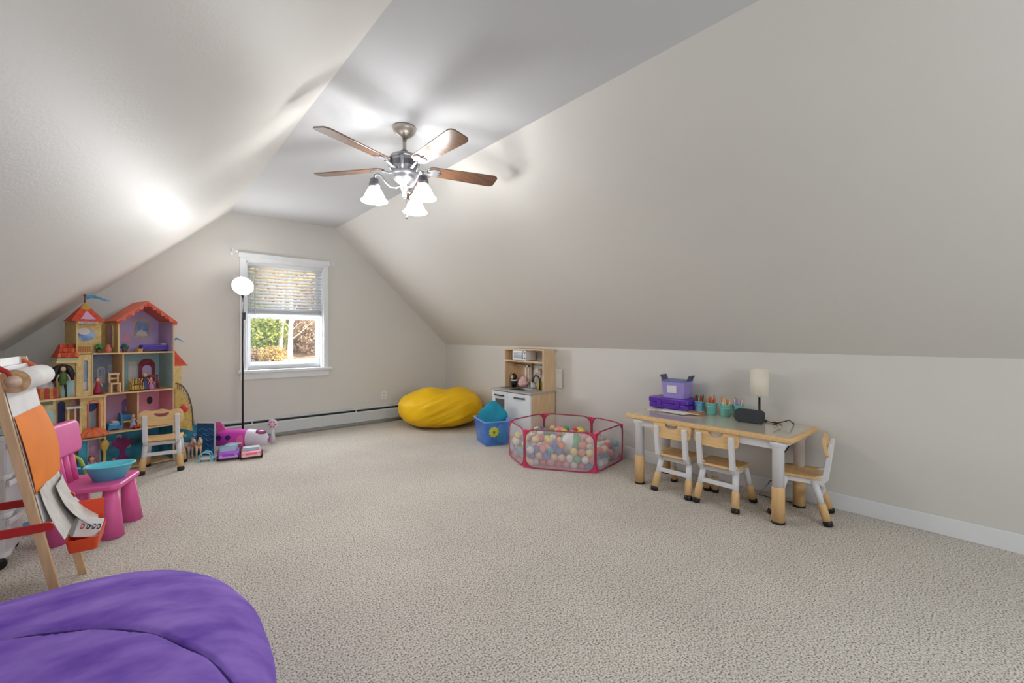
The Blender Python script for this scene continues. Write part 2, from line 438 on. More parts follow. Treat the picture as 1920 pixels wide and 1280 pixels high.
for k in range(5):
    q = R(-161 + 72 * k); M = Matrix.Rotation(q, 4, 'Z') @ Matrix.Translation((0, 0, -.262)) @ Matrix.Rotation(R(-12), 4, 'X')
    Mi = Matrix.Rotation(q, 4, 'Z') @ Matrix.Translation((0, 0, -.262))
    poly = []
    n = 8
    for i in range(n + 1):
        a = PI / 2 + PI * i / n; poly.append((.185 + .035 * math.cos(a), .052 * math.sin(a)))
    for (cx, cy, a0) in ((.60, -.034, -90), (.60, .034, 0)):
        for i in range(n + 1):
            a = R(a0 + 90 * i / n); poly.append((cx + .04 * math.cos(a), cy + .034 * math.sin(a) * 1.0))
    bo = MB().prism(poly, -.004, .004, 'xy', M=M).build('blade', BLADE, fan, bevel=.002)
    ir = MB().tube([(.07, 0, -.02), (.105, 0, -.028), (.14, 0, -.014), (.17, 0, -.008)], [.012, .011, .010, .010], 8, M=Mi, flat=.6)
    ir.prism([(.155, -.02), (.19, -.042), (.225, -.040), (.235, -.022), (.222, -.008), (.25, 0), (.222, .008), (.235, .022), (.225, .040), (.19, .042), (.155, .02)], -.010, -.0045, 'xy', M=M)
    ir.build('blade_iron', PEW, fan)
for k, ang in enumerate((160, 40, -80)):
    M = Matrix.Rotation(R(ang), 4, 'Z')
    arm = MB().tube([(.03, 0, -.385), (.055, 0, -.40), (.085, 0, -.398), (.115, 0, -.375), (.14, 0, -.342), (.165, 0, -.325), (.185, 0, -.335), (.188, 0, -.36)], .0075, 10, M=M).build('lamp_arm', PEW, fan)
    MB().lathe([(0, -.352), (.014, -.354), (.026, -.362), (.028, -.372), (.030, -.38), (.034, -.39), (.035, -.412), (.030, -.415)], 20, M=M @ Matrix.Translation((.188, 0, 0))).build('fitter', PEWD, arm)
    pr = [(.030, -.413), (.032, -.421), (.044, -.434), (.053, -.452), (.060, -.470), (.070, -.488), (.082, -.499), (.083, -.504)]
    inn = [(r - .003, z) for r, z in pr][::-1]
    MB().lathe(pr + inn, 28, M=M @ Matrix.Translation((.188, 0, 0))).build('lamp_shade', SHADE, fan)
b = MB().cyl((0.01, -.01, -.465), (0.01, -.01, -.575), .0012, n=6)
b.lathe([(0, .012), (.004, .01), (.007, -.003), (.005, -.012), (0, -.015)], 10, (.01, -.01, -.585)); b.build('pull_chain', PEWD, fan)

# ------------------------------------------------------------------ floor lamp
LP = thing('floor_lamp', 'tall thin black floor lamp with a lit round white disc head', 'floor lamp', (.868, 5.38, 0))
MB().lathe([(0, 0), (.12, 0), (.122, .006), (.118, .014), (.02, .018), (.012, .03), (0, .03)], 28).build('base', BLACK, LP)
MB().cyl((0, 0, .02), (0, 0, 1.60), .0105, n=12).build('pole', S('lamp_pole', 45, 46, 50, .35, metal=.3), LP)
MB().prism(rrect(-.012, .012, -.04, .04, .010), -.03, -.005, M=Matrix.Translation((.012, 0, 1.37))).build('switch', BLACK, LP, bevel=.003)
dv = Vector((.0, -.93, .26)).normalized()
Mh = Matrix.Translation((0, 0, 1.69)) @ Vector((0, 0, 1)).rotation_difference(dv).to_matrix().to_4x4()
MB().lathe([(0, .060), (.03, .057), (.06, .047), (.082, .030), (.095, .013), (.099, 0)], 36, M=Mh).build('lamp_disc', mat('lamp_disc_lit', (1, .985, .97), .4, emit=GLOBE_E), LP)
MB().lathe([(.100, .002), (.102, -.002), (.098, -.008), (.065, -.013), (0, -.015)], 36, M=Mh).build('lamp_back', WHITEP, LP)
MB().tube([(0, 0, 1.585), (0, .0, 1.61)], .016, 12).build('neck', BLACK, LP)

# ------------------------------------------------------------------ kids' chairs
def make_chair(label, loc, rz, group):
    t = thing('kids_chair', label, 'chair', loc, rz, group)
    b = MB(); nx, ny = 8, 8; top = []; w, d = .135, .14
    def sz(x, y):
        return .283 - .012 * max(0, (abs(x) / w)) * 0 - .010 * (1 - (x / w) ** 2) * (1 - ((y - .0) / d) ** 2) - .012 * max(0, (y - .09) / .05) ** 2
    gx = [-w + 2 * w * i / nx for i in range(nx + 1)]; gy = [-d + 2 * d * j / ny for j in range(ny + 1)]
    def rnd(x, y):
        k = 1 - .12 * max(0, abs(x) / w - .7) * max(0, abs(y) / d - .7) * 10
        return x * k, y * k
    vs = []
    for dz in (0, -.014):
        for y in gy:
            for x in gx:
                a, c = rnd(x, y); vs.append((a, c, sz(x, y) + dz))
    N = (nx + 1) * (ny + 1); fs = []
    for j in range(ny):
        for i in range(nx):
            q = j * (nx + 1) + i
            fs += [(q, q + 1, q + nx + 2, q + nx + 1), (N + q, N + q + nx + 1, N + q + nx + 2, N + q + 1)]
    edge = [i for i in range(nx + 1)] + [(j + 1) * (nx + 1) - 1 for j in range(1, ny + 1)] + [ny * (nx + 1) + i for i in range(nx - 1, -1, -1)] + [j * (nx + 1) for j in range(ny - 1, 0, -1)]
    for a, c in zip(edge, edge[1:] + edge[:1]): fs.append((a, N + a, N + c, c))
    b.add(vs, fs, 0, True); b.build('seat', WOOD, t)
    # backrest with a handle slot and a wavy upper edge
    out = []; inn = []
    M = Matrix.Translation((0, -.139, .466)) @ Matrix.Rotation(R(-10), 4, 'X')
    n = 48
    for i in range(n):
        a = 2 * PI * i / n; ca, sa = math.cos(a), math.sin(a)
        x = .148 * math.copysign(abs(ca) ** .5, ca); z = .062 * math.copysign(abs(sa) ** .5, sa)
        if z > .03: z += .008 * math.cos(x / .148 * 2.5 * PI) + .004
        out.append((x, z)); inn.append((.050 * math.copysign(abs(ca) ** .6, ca), .026 + .013 * math.copysign(abs(sa) ** .8, sa) - .006 * math.cos(ca * PI)))
    b = MB().ring(out, inn, -.009, .009, M=M)
    for i, v in enumerate(b.v): v.y -= .10 * v.x * v.x * -6 * .35
    b.build('backrest', WOOD, t, bevel=.003)
    for s_ in (-1, 1):
        x = .108 * s_
        b = MB()
        prof = [(-.085, .235), (-.055, .262), (-.07, .277), (-.118, .30), (-.128, .36), (-.138, .43), (-.146, .488), (-.156, .496), (-.174, .488), (-.168, .42), (-.158, .34), (-.150, .275), (-.122, .242)]
        b.prism(prof, x - .0165, x + .0165, 'yz'); b.build('upright', WHITEP, t, bevel=.008, seg=3)
        MB().bx(x - .012, x + .012, -.10, .10, .235, .268).build('side_rail', WHITEP, t, bevel=.004)
        for fy in (-1, 1):
            p0 = Vector((.106 * s_, .075 * fy, .255)); p1 = Vector((.133 * s_, .152 * fy, 0))
            at = lambda k: p0.lerp(p1, k)
            lg = MB().tube([at(0), at(.56)], [.022, .019], 12).build('leg', WHITEP, t)
            MB().tube([at(.50), at(.52), at(.90)], [.022, .0235, .024], 12).build('sleeve', SLEEVE, lg)
            MB().tube([at(.88), at(.90), at(.985), at(1.0)], [.024, .0262, .0262, .020], 12).build('foot', BLACK, lg)
    MB().bx(-.116, .116, -.118, -.100, .142, .172).build('cross_rail', WHITEP, t, bevel=.003)
    MB().bx(-.105, .105, -.09, -.07, .225, .255).build('cross_rail', WHITEP, t, bevel=.003)
    return t
GCH = "kids' wooden chairs with white frames"
chA = make_chair('wooden kids chair tucked under the table, nearer the mesh ball pit', (3.09, 1.632, 0), R(-90), GCH)
dup(chA, (3.098, 1.315, 0), R(-90), 'wooden kids chair tucked under the middle of the table below the black speaker', GCH)
dup(chA, (3.278, .905, 0), R(10.6), 'wooden kids chair standing at the short end of the table', GCH)
dup(chA, (.19, 4.868, 0), R(-8.3), 'wooden kids chair standing alone in front of the dollhouse', GCH)

# ------------------------------------------------------------------ table
TZ = .54
tb = thing('kids_table', 'low kids table with birch edge, glossy grey top and white legs', 'table', (3.175, 1.45, 0))
MB().prism(rrect(-.230, .335, -.592, .592, .045), TZ - .032, TZ, 'xy').build('tabletop', WOOD, tb, bevel=.010, seg=3)
MB().prism(rrect(-.202, .307, -.564, .564, .03), TZ - .001, TZ + .0012, 'xy').build('top_inset', S('table_vinyl', 205, 197, 182, .12, var=.02, spec=.6, coat=.3), tb)
for x in (-.185, .235): MB().bx(x - .012, x + .012, -.47, .46, TZ - .085, TZ - .033).build('apron', WHITEP, tb, bevel=.003)
for y in (-.505, .48): MB().bx(-.14, .19, y - .012, y + .012, TZ - .085, TZ - .033).build('apron', WHITEP, tb, bevel=.003)
for x in (-.175, .225):
    for y in (-.50, .475):
        lg = MB().tube([(x, y, TZ - .033), (x, y, TZ - .06), (x, y, TZ - .09), (x, y, .21)], [.055, .047, .033, .033], 20).build('leg', WHITEP, tb)
        MB().tube([(x, y, .225), (x, y, .22), (x, y, .012)], [.034, .0365, .0365], 20).build('sleeve', SLEEVE, lg)
        MB().cyl((x, y, 0), (x, y, .014), .038, n=20).build('foot', BLACK, lg)

# ------------------------------------------------------------------ things on the table
TT = TZ + .0013
p = G(1262, 770, TT)
PURP = S('purple_plastic', 92, 44, 168, .3, var=.12, vscale=12, spec=.5)
pc = thing('storage_case', 'flat purple plastic case under the lavender bin on the table', 'storage case', (3.395, 1.862, TT + .018), R(0))
MB().prism(rrect(-.092, .105, -.172, .172, .02), .0, .04, 'xy').build('case_bottom', PURP, pc, bevel=.006)
MB().prism(rrect(-.095, .108, -.175, .175, .02), .042, .085, 'xy').build('case_lid', PURP, pc, bevel=.008)
for y in (-.09, .07): MB().bx(-.103, -.095, y - .02, y + .02, .02, .062).build('latch', PURP, pc, bevel=.003)
LAV = S('lavender_plastic', 164, 146, 214, .35, var=.05)
lb = thing('storage_bin', 'small lavender bin with blue lid on top of the purple case', 'storage bin', (3.405, 1.83, TT + .018 + .086), R(2))
def tub(b, hx, hy, h, taper, th=.004):
    o0 = rrect(-hx * taper, hx * taper, -hy * taper, hy * taper, .015); o1 = rrect(-hx, hx, -hy, hy, .018); n = len(o0)
    i0 = rrect(-hx * taper + th, hx * taper - th, -hy * taper + th, hy * taper - th, .013); i1 = rrect(-hx + th, hx - th, -hy + th, hy - th, .015)
    vs = [(x, y, 0) for x, y in o0] + [(x, y, h) for x, y in o1] + [(x, y, h) for x, y in i1] + [(x, y, th) for x, y in i0]
    fs = [tuple(range(n))[::-1], tuple(range(3 * n, 4 * n))]
    for k in range(3):
        for i in range(n): j = (i + 1) % n; fs.append((k * n + i, k * n + j, (k + 1) * n + j, (k + 1) * n + i))
    return b.add(vs, fs)
tub(MB(), .085, .098, .135, .9).build('tub', LAV, lb)
MB().prism(rrect(-.09, .09, -.103, .103, .02), .135, .147, 'xy').build('lid', S('blue_grey_plastic', 92, 118, 168, .4), lb, bevel=.003)
for s_ in (-1, 1):
    MB().prism([(s_ * .100, .142), (s_ * .108, .146), (s_ * .128, .185), (s_ * .120, .188)], -.05, .05, 'yz').build('clip', S('dark_grey_clip', 70, 74, 96, .4), lb, bevel=.002)
MB().bx(-.0875, -.081, -.035, .045, .045, .105).build('label_card', S('card_white', 225, 225, 228, .6), lb)
# sheets under the case
for i, (dx, dy, a, c) in enumerate(((-.03, .02, 4, (232, 230, 224)), (-.06, -.05, -7, (214, 206, 196)), (-.045, -.10, 12, (238, 238, 236)))):
    o = MB().bx(-.105, .105, -.148, .148, 0, .004).build('paper_pad', S('paper%d' % i, *c, .8), loc=(3.375 + dx, 1.845 + dy, TT + .0045 * i)); o.rotation_euler = (0, 0, R(a))
    tag(o, ('white drawing pad at the bottom of the pile under the purple case', 'cream drawing pad in the middle of the pile under the purple case', 'white drawing pad on top of the pile, right under the purple case')[i], 'paper', 'pads under the purple case')

TEAL = S('mint_plastic', 126, 204, 194, .4, var=.04)
BLUEC = S('pale_blue_plastic', 128, 186, 214, .4, var=.04)
PENC = [S('pencil_%d' % i, *c, .4) for i, c in enumerate(((206, 60, 60), (236, 202, 60), (70, 120, 200), (60, 60, 66), (228, 128, 60), (230, 130, 160), (120, 180, 70), (150, 96, 60), (235, 232, 226), (130, 90, 170)))]
PNAME = ['red', 'yellow', 'blue', 'black', 'orange', 'pink', 'green', 'brown', 'white', 'violet']
PTIP = S('pencil_tip_wood', 226, 190, 140, .6)
CUPL = ['pale blue plastic cup with markers beside the purple case', 'mint plastic pencil cup next to the pale blue cup', 'mint plastic pencil cup between its neighbour and the black speaker', 'mint plastic pencil cup at the back by the wall']
cups = []
for i, (px_, py_) in enumerate(((1313, 770), (1333, 777), (1361, 780), (1378, 775))):
    q = Vector((*((3.43, 1.655), (3.41, 1.548), (3.40, 1.437), (3.462, 1.370))[i], TT))
    cups.append(q)
    c = thing('pencil_cup', CUPL[i], 'cup', q, 0, 'pencil cups on the table')
    MB().lathe([(0, 0), (.030, 0), (.032, .006), (.041, .085), (.044, .088), (.044, .092), (.040, .092), (.038, .085), (.029, .006), (0, .006)], 24).build('cup_body', BLUEC if i == 0 else TEAL, c)
    MB().lathe([(.0385, .060), (.0415, .062), (.0420, .066), (.0392, .068)], 24).build('rib', BLUEC if i == 0 else TEAL, c)
pm = {}
for i, q in enumerate(cups):
    for k in range(9):
        ci = (k * 3 + i * 4 + (k // 3)) % 10
        a = 2 * PI * k / 9 + .4 * i; rr = .026
        base = q + Vector((rr * .45 * math.cos(a), rr * .45 * math.sin(a), .0075)); tip = q + Vector((rr * 1.25 * math.cos(a), rr * 1.25 * math.sin(a), .13 + .035 * random.random()))
        L = (tip - base).length; mk = i == 0
        r0 = .0062 if mk else .0042
        t = thing('marker' if mk else 'pencil', '%s %s standing in the %s' % (PNAME[ci], 'felt marker' if mk else 'colouring pencil', ['pale blue cup', 'mint cup next to the pale blue one', 'mint cup near the speaker', 'mint cup by the wall'][i]), 'marker' if mk else 'pencil', base, 0, 'pencils and markers in the cups')
        t.rotation_mode = 'QUATERNION'; t.rotation_quaternion = Vector((0, 0, 1)).rotation_difference((tip - base).normalized())
        MB().cyl((0, 0, 0), (0, 0, L - .016), r0, n=6).build('barrel', PENC[ci], t)
        MB().tube([(0, 0, L - .016), (0, 0, L)], [r0, .0012], 6).build('tip', PENC[ci] if mk else PTIP, t)
q = Vector((3.28, 1.63, TT))
tr = thing('wooden_tray', 'little brown wooden crayon tray in front of the cups', 'tray', (q.x + .02, q.y, TT), R(-6))
BR = S('brown_wood', 164, 120, 84, .6, var=.25, vscale=60)
MB().bx(-.03, .03, -.075, .075, 0, .006).build('tray_base', BR, tr)
for (x0, x1, y0, y1) in ((-.03, -.025, -.075, .075), (.025, .03, -.075, .075), (-.025, .025, -.075, -.07), (-.025, .025, .07, .075)): MB().bx(x0, x1, y0, y1, .006, .024).build('side', BR, tr)
for k in range(7):
    cy = -.058 + .0193 * k
    o = MB().tube([(-.022, 0, .0055), (.015, 0, .0055), (.022, 0, .0055)], [.0052, .0052, .002], 8).build('crayon', PENC[(k * 3 + 4) % 10], loc=(q.x + .02 + cy * .1045, q.y + cy, TT + .0065)); o.rotation_euler = (0, 0, R(-6))
    tag(o, '%s crayon lying in the brown wooden tray' % PNAME[(k * 3 + 4) % 10], 'crayon', 'crayons in the tray')

q = Vector((3.265, 1.225, TT))
sp = thing('speaker', 'black rounded fabric speaker on the table in front of the lamp', 'speaker', (q.x + .03, q.y, TT), R(2))
MB().prism(rrect(-.093, .093, .002, .092, .026, 6), -.028, .028, 'yz').build('speaker_body', CHARC, sp, bevel=.006)
MB().prism(rrect(-.088, .088, .006, .088, .024, 6), -.0285, -.0275, 'yz', M=Matrix.Translation((-.0015, 0, 0))).build('grille', CHARC, sp)
for y in (-.05, .05): MB().bx(-.018, .018, y - .012, y + .012, 0, .003).build('rubber_foot', BLACK, sp)
tl = thing('table_lamp', 'small table lamp with a cream cylinder shade behind the speaker', 'table lamp', (3.405, 1.20, TT))
MB().lathe([(0, 0), (.05, 0), (.052, .006), (.048, .012), (.012, .018), (.008, .03), (.007, .18), (0, .18)], 24).build('lamp_base', S('bronze_dark', 60, 54, 50, .35, metal=.6), tl)
MB().lathe([(.058, .185), (.060, .186), (.060, .378), (.058, .379), (.0565, .378), (.0565, .187), (.058, .185)], 32).build('lamp_shade', S('cream_linen', 232, 226, 210, .8, var=.03, bump=.15, bscale=300), tl)
MB().tube([(-.057, 0, .20), (0, 0, .195), (.057, 0, .20)], .002, 6).tube([(0, -.057, .20), (0, 0, .195), (0, .057, .20)], .002, 6).build('shade_spider', BLACK, tl)
MB().lathe([(0, .17), (.012, .172), (.02, .2), (.026, .235), (.018, .262), (0, .27)], 16).build('bulb', S('bulb_glass', 235, 235, 235, .2), tl)
o = MB().tube([(3.40, 1.14, TT + .006), (3.37, 1.08, TT + .006), (3.30, 1.03, TT + .03), (3.34, .99, TT + .045), (3.40, .985, TT + .012), (3.46, 1.0, TT + .006), (3.526, 1.02, TT + .005), (3.532, 1.03, .40), (3.50, 1.10, .27), (3.46, 1.02, .18), (3.50, 1.16, .10), (3.40, 1.20, .012), (3.42, 1.0, .008), (3.52, .95, .008)], .0035, 8).build('power_cable', BLACK)
tag(o, 'thin black power cable running off the table down behind its legs', 'cable')
o = MB().tube([(3.30, 1.075, TT + .01), (3.27, 1.04, TT + .02), (3.25, 1.06, TT + .035), (3.28, 1.05, TT + .03), (3.30, 1.02, TT + .008)], .003, 8).build('charging_cable', BLACK)
tag(o, 'short black charging cable coiled beside the speaker', 'cable')

# ------------------------------------------------------------------ play kitchen
kt = thing('play_kitchen', 'birch and white toy kitchen with sink, oven and open upper shelf', 'play kitchen', (3.35, 3.675, 0))
kx0, kx1 = -.19, .18; ky0, ky1 = -.335, .325; KZ = .553; KT = 1.01
MB().bx(kx0 + .02, kx1, ky0, ky0 + .016, .03, KZ - .02).build('side_panel', WOODX, kt)
MB().bx(kx0 + .02, kx1, ky1 - .016, ky1, .03, KZ - .02).build('side_panel', WOODX, kt)
MB().bx(kx1 - .01, kx1, ky0 + .016, ky1 - .016, .03, KZ - .02).build('back_panel', WOODX, kt)
MB().bx(kx0 + .02, kx1 - .01, ky0 + .016, ky1 - .016, .03, .045).build('bottom_panel', WOODX, kt)
for x in (kx0 + .03, kx1 - .02):
    for y in (ky0 + .012, ky1 - .012): MB().bx(x - .014, x + .014, y - .011, y + .011, 0, .04).build('leg', WOODX, kt)
ct = MB().bx(kx0 - .005, kx1, ky0 - .008, -.13, KZ - .02, KZ).bx(kx0 - .005, kx1, .13 - .01, ky1 + .008, KZ - .02, KZ).bx(kx0 - .005, -.13, -.13, .12, KZ - .02, KZ).bx(.09, kx1, -.13, .12, KZ - .02, KZ).build('worktop', S('grey_laminate', 176, 172, 166, .4), kt)
sk = MB(); tub(sk, .108, .123, .085, .86)
for v in sk.v: v += Vector((-.02, -.005, KZ - .086))
sk.build('sink_bowl', S('sink_grey', 90, 92, 96, .35, metal=.3), kt)
MB().prism(rrect(-.10, .10, .165, .285, .012), KZ, KZ + .003, 'xy').build('hob', S('hob_black', 40, 40, 44, .2), kt)
for y in (.195, .255): MB().lathe([(.018, .003), (.022, .0045), (.025, .003)], 20, (-.02, y, KZ)).build('hob_ring', S('hob_ring_grey', 130, 130, 134, .4), kt)
FRT = S('kitchen_white', 226, 228, 231, .35, var=.015)
d1 = MB().ring(rrect(.045, ky1 - .004, .05, KZ - .028, .002, 1), rrect(.10, ky1 - .06, .15, .44, .002, 1), kx0, kx0 + .018, 'yz').build('oven_door', FRT, kt)
MB().bx(kx0 + .008, kx0 + .012, .10, ky1 - .06, .15, .44).build('oven_glass', see_through('oven_pane', (.25, .22, .2), .35, .1), d1)
MB().bx(kx0 + .03, kx1 - .02, .06, ky1 - .02, .285, .291).build('oven_rack', S('rack_grey', 190, 190, 190, .4), kt)
d2 = MB().bx(kx0, kx0 + .018, ky0 + .004, .040, .05, KZ - .028).build('cupboard_door', FRT, kt)
HD = S('handle_dark', 70, 72, 76, .3, metal=.6)
def handle(par, y0, y1, z):
    MB().tube([(kx0, y0, z), (kx0 - .02, y0, z), (kx0 - .024, y0 + .006, z), (kx0 - .024, y1 - .006, z), (kx0 - .02, y1, z), (kx0, y1, z)], .008, 8).build('handle', HD, par)
handle(d1, .115, .255, .482); handle(d2, -.235, -.085, .482)
for y0, y1 in ((.10, ky1 - .06),): MB().bx(kx0 - .002, kx0, y0 - .006, y1 + .006, .445, .45).build('door_trim', S('trim_pale', 205, 205, 200, .4), d1)
ux0 = 0.0
MB().bx(ux0, kx1, ky0, ky0 + .016, KZ, KT).build('upper_side', WOODX, kt)
MB().bx(ux0, kx1, ky1 - .016, ky1, KZ, KT).build('upper_side', WOODX, kt)
MB().bx(ux0, kx1, ky0 + .016, ky1 - .016, KT - .014, KT).build('upper_top', WOODX, kt)
MB().bx(ux0, kx1, ky0 + .016, ky1 - .016, KT - .15, KT - .137).build('upper_shelf', WOODX, kt)
MB().bx(kx1 - .012, kx1, ky0 + .016, ky1 - .016, KT - .03, KT - .014).build('upper_rail', WOODX, kt)
MB().bx(kx1 - .01, kx1, .03, ky1 - .016, KZ, KT - .15).build('splash_panel', WOODX, kt)
MB().tube([(.13, ky0 + .03, KT - .185), (.13, ky1 - .03, KT - .185)], .004, 8).build('hanging_rail', HD, kt)
fa = [( .075 - .01 * 0, -.20, KZ), (.075, -.20, KZ + .10)] + [(.075, -.20 + .055 - .055 * math.cos(PI * i / 8), KZ + .10 + .055 * math.sin(PI * i / 8)) for i in range(1, 9)] + [(.075, -.09, KZ + .075)]
MB().tube(fa, .0095, 10).build('faucet', HD, kt)
kw = Vector((3.35, 3.675, 0))
# toy microwave on the shelf
mw = thing('toy_microwave', 'white toy microwave with grey door on the kitchen shelf', 'toy microwave', kw + Vector((.085, .075, KT - .136)))
MB().bx(-.075, .085, -.115, .115, .002, .118).build('oven_case', FRT, mw, bevel=.004)
MB().bx(-.08, -.075, -.06, .085, .028, .098).build('door_window', S('mw_window', 120, 122, 126, .2), mw)
MB().tube([(-.078, -.075, .02), (-.092, -.075, .025), (-.092, -.075, .10), (-.078, -.075, .105)], .005, 8).build('handle', HD, mw)
for z in (.03, .09): MB().cyl((-.075, -.098, z), (-.083, -.098, z), .008, n=12).build('knob', HD, mw)
# toys on the worktop
bd = thing('black_doll', 'small black and white round-headed toy figure on the kitchen worktop', 'toy figure', kw + Vector((.075, .235, KZ + .0035)))
MB().lathe([(0, 0), (.022, 0), (.034, .02), (.038, .05), (.034, .08), (.030, .088), (0, .09)], 18).build('body', BLACK, bd)
MB().sph((0, 0, .115), (.036, .036, .04)).build('hood', BLACK, bd)
MB().sph((-.026, 0, .112), (.016, .020, .024)).build('face', S('doll_face', 226, 190, 160, .5), bd)
MB().lathe([(.035, .066), (.0405, .068), (.0405, .08), (.035, .083)], 18).build('white_collar', WHITEP, bd)
pkb = thing('pink_apron', 'pink and white gingham toy apron bundle on the worktop', 'toy apron', kw + Vector((.10, .10, KZ + .001)))
PKF = S('pink_gingham', 222, 160, 158, .8, c2=srgb(238, 214, 208), vscale=60)
b = MB().sph((0, 0, .055), (.05, .065, .055), 18, 12)
for v in b.v: v *= 1 + .5 * mnoise.noise(v * 22); v.z = max(v.z, 0)
b.build('cloth', PKF, pkb)
wb = thing('white_utensil_holder', 'white toy utensil rack standing behind the pink apron', 'utensil rack', kw + Vector((.145, .085, KZ + .001)))
MB().bx(-.012, .012, -.04, .04, 0, .012).build('rack_foot', WHITEP, wb, bevel=.002)
MB().bx(-.004, .004, -.036, -.022, .012, .26).build('post', WHITEP, wb)
MB().bx(-.004, .004, .012, .030, .012, .255).build('post', WHITEP, wb)
MB().bx(-.004, .004, -.036, .030, .24, .26).build('cross_bar', WHITEP, wb)
for k, (y, c, h, lab) in enumerate(((-.03, (228, 206, 190), .22, 'tall cream wooden spoon leaning in the kitchen corner'), (-.065, (236, 232, 226), .235, 'white toy spatula leaning beside the faucet'), (-.10, (214, 186, 166), .21, 'tan wooden toy whisk leaning beside the faucet'))):
    t = thing('toy_utensil', lab, 'toy utensil', kw + Vector((.115, y, KZ + .001)))
    mm = S('utensil%d' % k, *c, .5)
    MB().tube([(0, 0, 0), (.045, -.005, h * .7)], .005, 8).build('shaft', mm, t)
    MB().sph((.05, -.006, h * .86), (.007, .022, .035), 12, 8).build('utensil_head', mm, t)
wt = thing('white_toy_cup', 'white toy jug by the kitchen sink', 'toy jug', kw + Vector((.125, -.045, KZ + .001)))
MB().lathe([(0, 0), (.028, 0), (.034, .03), (.028, .06), (.032, .075), (.029, .075), (.024, .06), (.03, .03), (0, .01)], 18).build('jug_body', WHITEP, wt)
MB().tube([(0, -.03, .06), (0, -.05, .05), (0, -.05, .025), (0, -.033, .015)], .005, 8).build('handle', WHITEP, wt)
yb = thing('yellow_toy_bottle', 'yellow toy bottle with green cap in front of the faucet', 'toy bottle', kw + Vector((.125, -.155, KZ + .001)))
MB().lathe([(0, 0), (.026, 0), (.028, .01), (.028, .07), (.012, .095), (.012, .11), (0, .11)], 18).build('bottle_body', S('toy_yellow', 214, 190, 74, .4), yb)
MB().lathe([(.013, .108), (.016, .11), (.016, .128), (0, .13)], 14).build('cap', S('toy_dark_green', 70, 84, 52, .4), yb)
ps = thing('paper_drawing', 'white paper drawing taped to the wall beside the toy kitchen', 'paper', (XR - .003, 3.285, .585))
b = MB()
vs = []; 
for zi in range(5):
    for yi in range(3):
        y = -.055 + .055 * yi; z = .21 * zi / 4
        vs.append((-.012 * (yi / 2) ** 2 * (1 if zi < 4 else .6) - .001, -y, z))
fs = [(r_ * 3 + c_, r_ * 3 + c_ + 1, r_ * 3 + c_ + 4, r_ * 3 + c_ + 3) for r_ in range(4) for c_ in range(2)]
b.add(vs + [(v[0] - .0015, v[1], v[2]) for v in vs], fs + [tuple(15 + i for i in f[::-1]) for f in fs] + [(0, 1, 16, 15), (1, 2, 17, 16), (12, 27, 28, 13), (13, 28, 29, 14)] + [(k * 3, 15 + k * 3, 18 + k * 3, 3 + k * 3) for k in range(4)] + [(k * 3 + 2, 5 + k * 3, 20 + k * 3, 17 + k * 3) for k in range(4)])
b.build('sheet', S('paper_white', 236, 236, 234, .8), ps)
sb = thing('picture_book', 'thin white picture book standing between bean bag and toy kitchen', 'book', G(924, 800), R(-30))
MB().bx(-.012, .012, -.07, .07, 0, .19).build('pages', S('page_cream', 228, 222, 208, .8), sb)
for x in (-.014, .012): MB().bx(x, x + .002, -.073, .073, 0, .195).build('cover', S('cover_white', 222, 216, 204, .6, c2=srgb(206, 150, 110), vscale=14), sb)

# ------------------------------------------------------------------ bean bags
def blob(name, label, cat, loc, rz, fn, nu, nv, m):
    b = MB(); vs = []; fs = []
    for i in range(nv + 1):
        for j in range(nu): vs.append(fn(2 * PI * j / nu, -PI / 2 + PI * i / nv))
    for i in range(nv):
        for j in range(nu): j2 = (j + 1) % nu; fs.append((i * nu + j, i * nu + j2, (i + 1) * nu + j2, (i + 1) * nu + j))
    b.add(vs, fs, 0, True)
    return b
sg = lambda x, e: math.copysign(abs(x) ** e, x)
YEL = S('yellow_canvas', 240, 190, 14, .55, var=.07, vscale=4, bump=.25, bscale=18, spec=.3)
def fy(q, ph):
    a, bq, c = .54, .44, .255
    cp, sp_ = sg(math.cos(ph), .72), sg(math.sin(ph), .8)
    x, y, z = a * cp * math.cos(q), bq * cp * math.sin(q), c + c * sp_
    if sp_ > 0:
        w = sp_ ** 1.2
        lob = .040 * math.exp(-((x + .20) / .20) ** 2 - ((y - .05) / .30) ** 2) + .042 * math.exp(-((x - .27) / .18) ** 2 - ((y + .0) / .28) ** 2) - .012 * math.exp(-((x - .06) / .10) ** 2 - ((y + .1) / .5) ** 2)
        z += lob * w - .06 * w * max(0, -x - .1) - .05 * w
    v = Vector((x, y, z))
    # gathered folds running from the right lobe down to the lower left
    u = z - .42 * x + .15 * y
    msk = math.exp(-((x - .08) / .22) ** 2 - ((z - .26) / .17) ** 2) * (1 if y < 0 else max(0, 1 - y * 4))
    k = mnoise.noise(Vector((x * 2.2 + 3, y * 1.5, u * 24))) * .034 * msk + mnoise.noise(Vector((x * 3 + 9, y * 2, u * 48))) * .020 * msk + mnoise.noise(v * 4.0) * .018 + mnoise.noise(v * 11) * .006
    rr = Vector((x, y, (z - .22) * 1.2)); rr.normalize()
    v += rr * k
    v.z = max(v.z, .0)
    return v
t = thing('bean_bag', 'big yellow canvas bean bag slumped in the corner by the window wall', 'bean bag', (2.99, 4.86, 0), R(-36))
blob('', '', '', 0, 0, fy, 120, 70, YEL).build('bag', YEL, t)
MB().tube([(.535 * math.cos(q) * .985,  .44 * math.sin(q) * .985, .20 + .012 * math.sin(3 * q)) for q in [PI * 1.05 + PI * .45 * i / 10 for i in range(11)]], .0035, 6).build('seam', YEL, t)

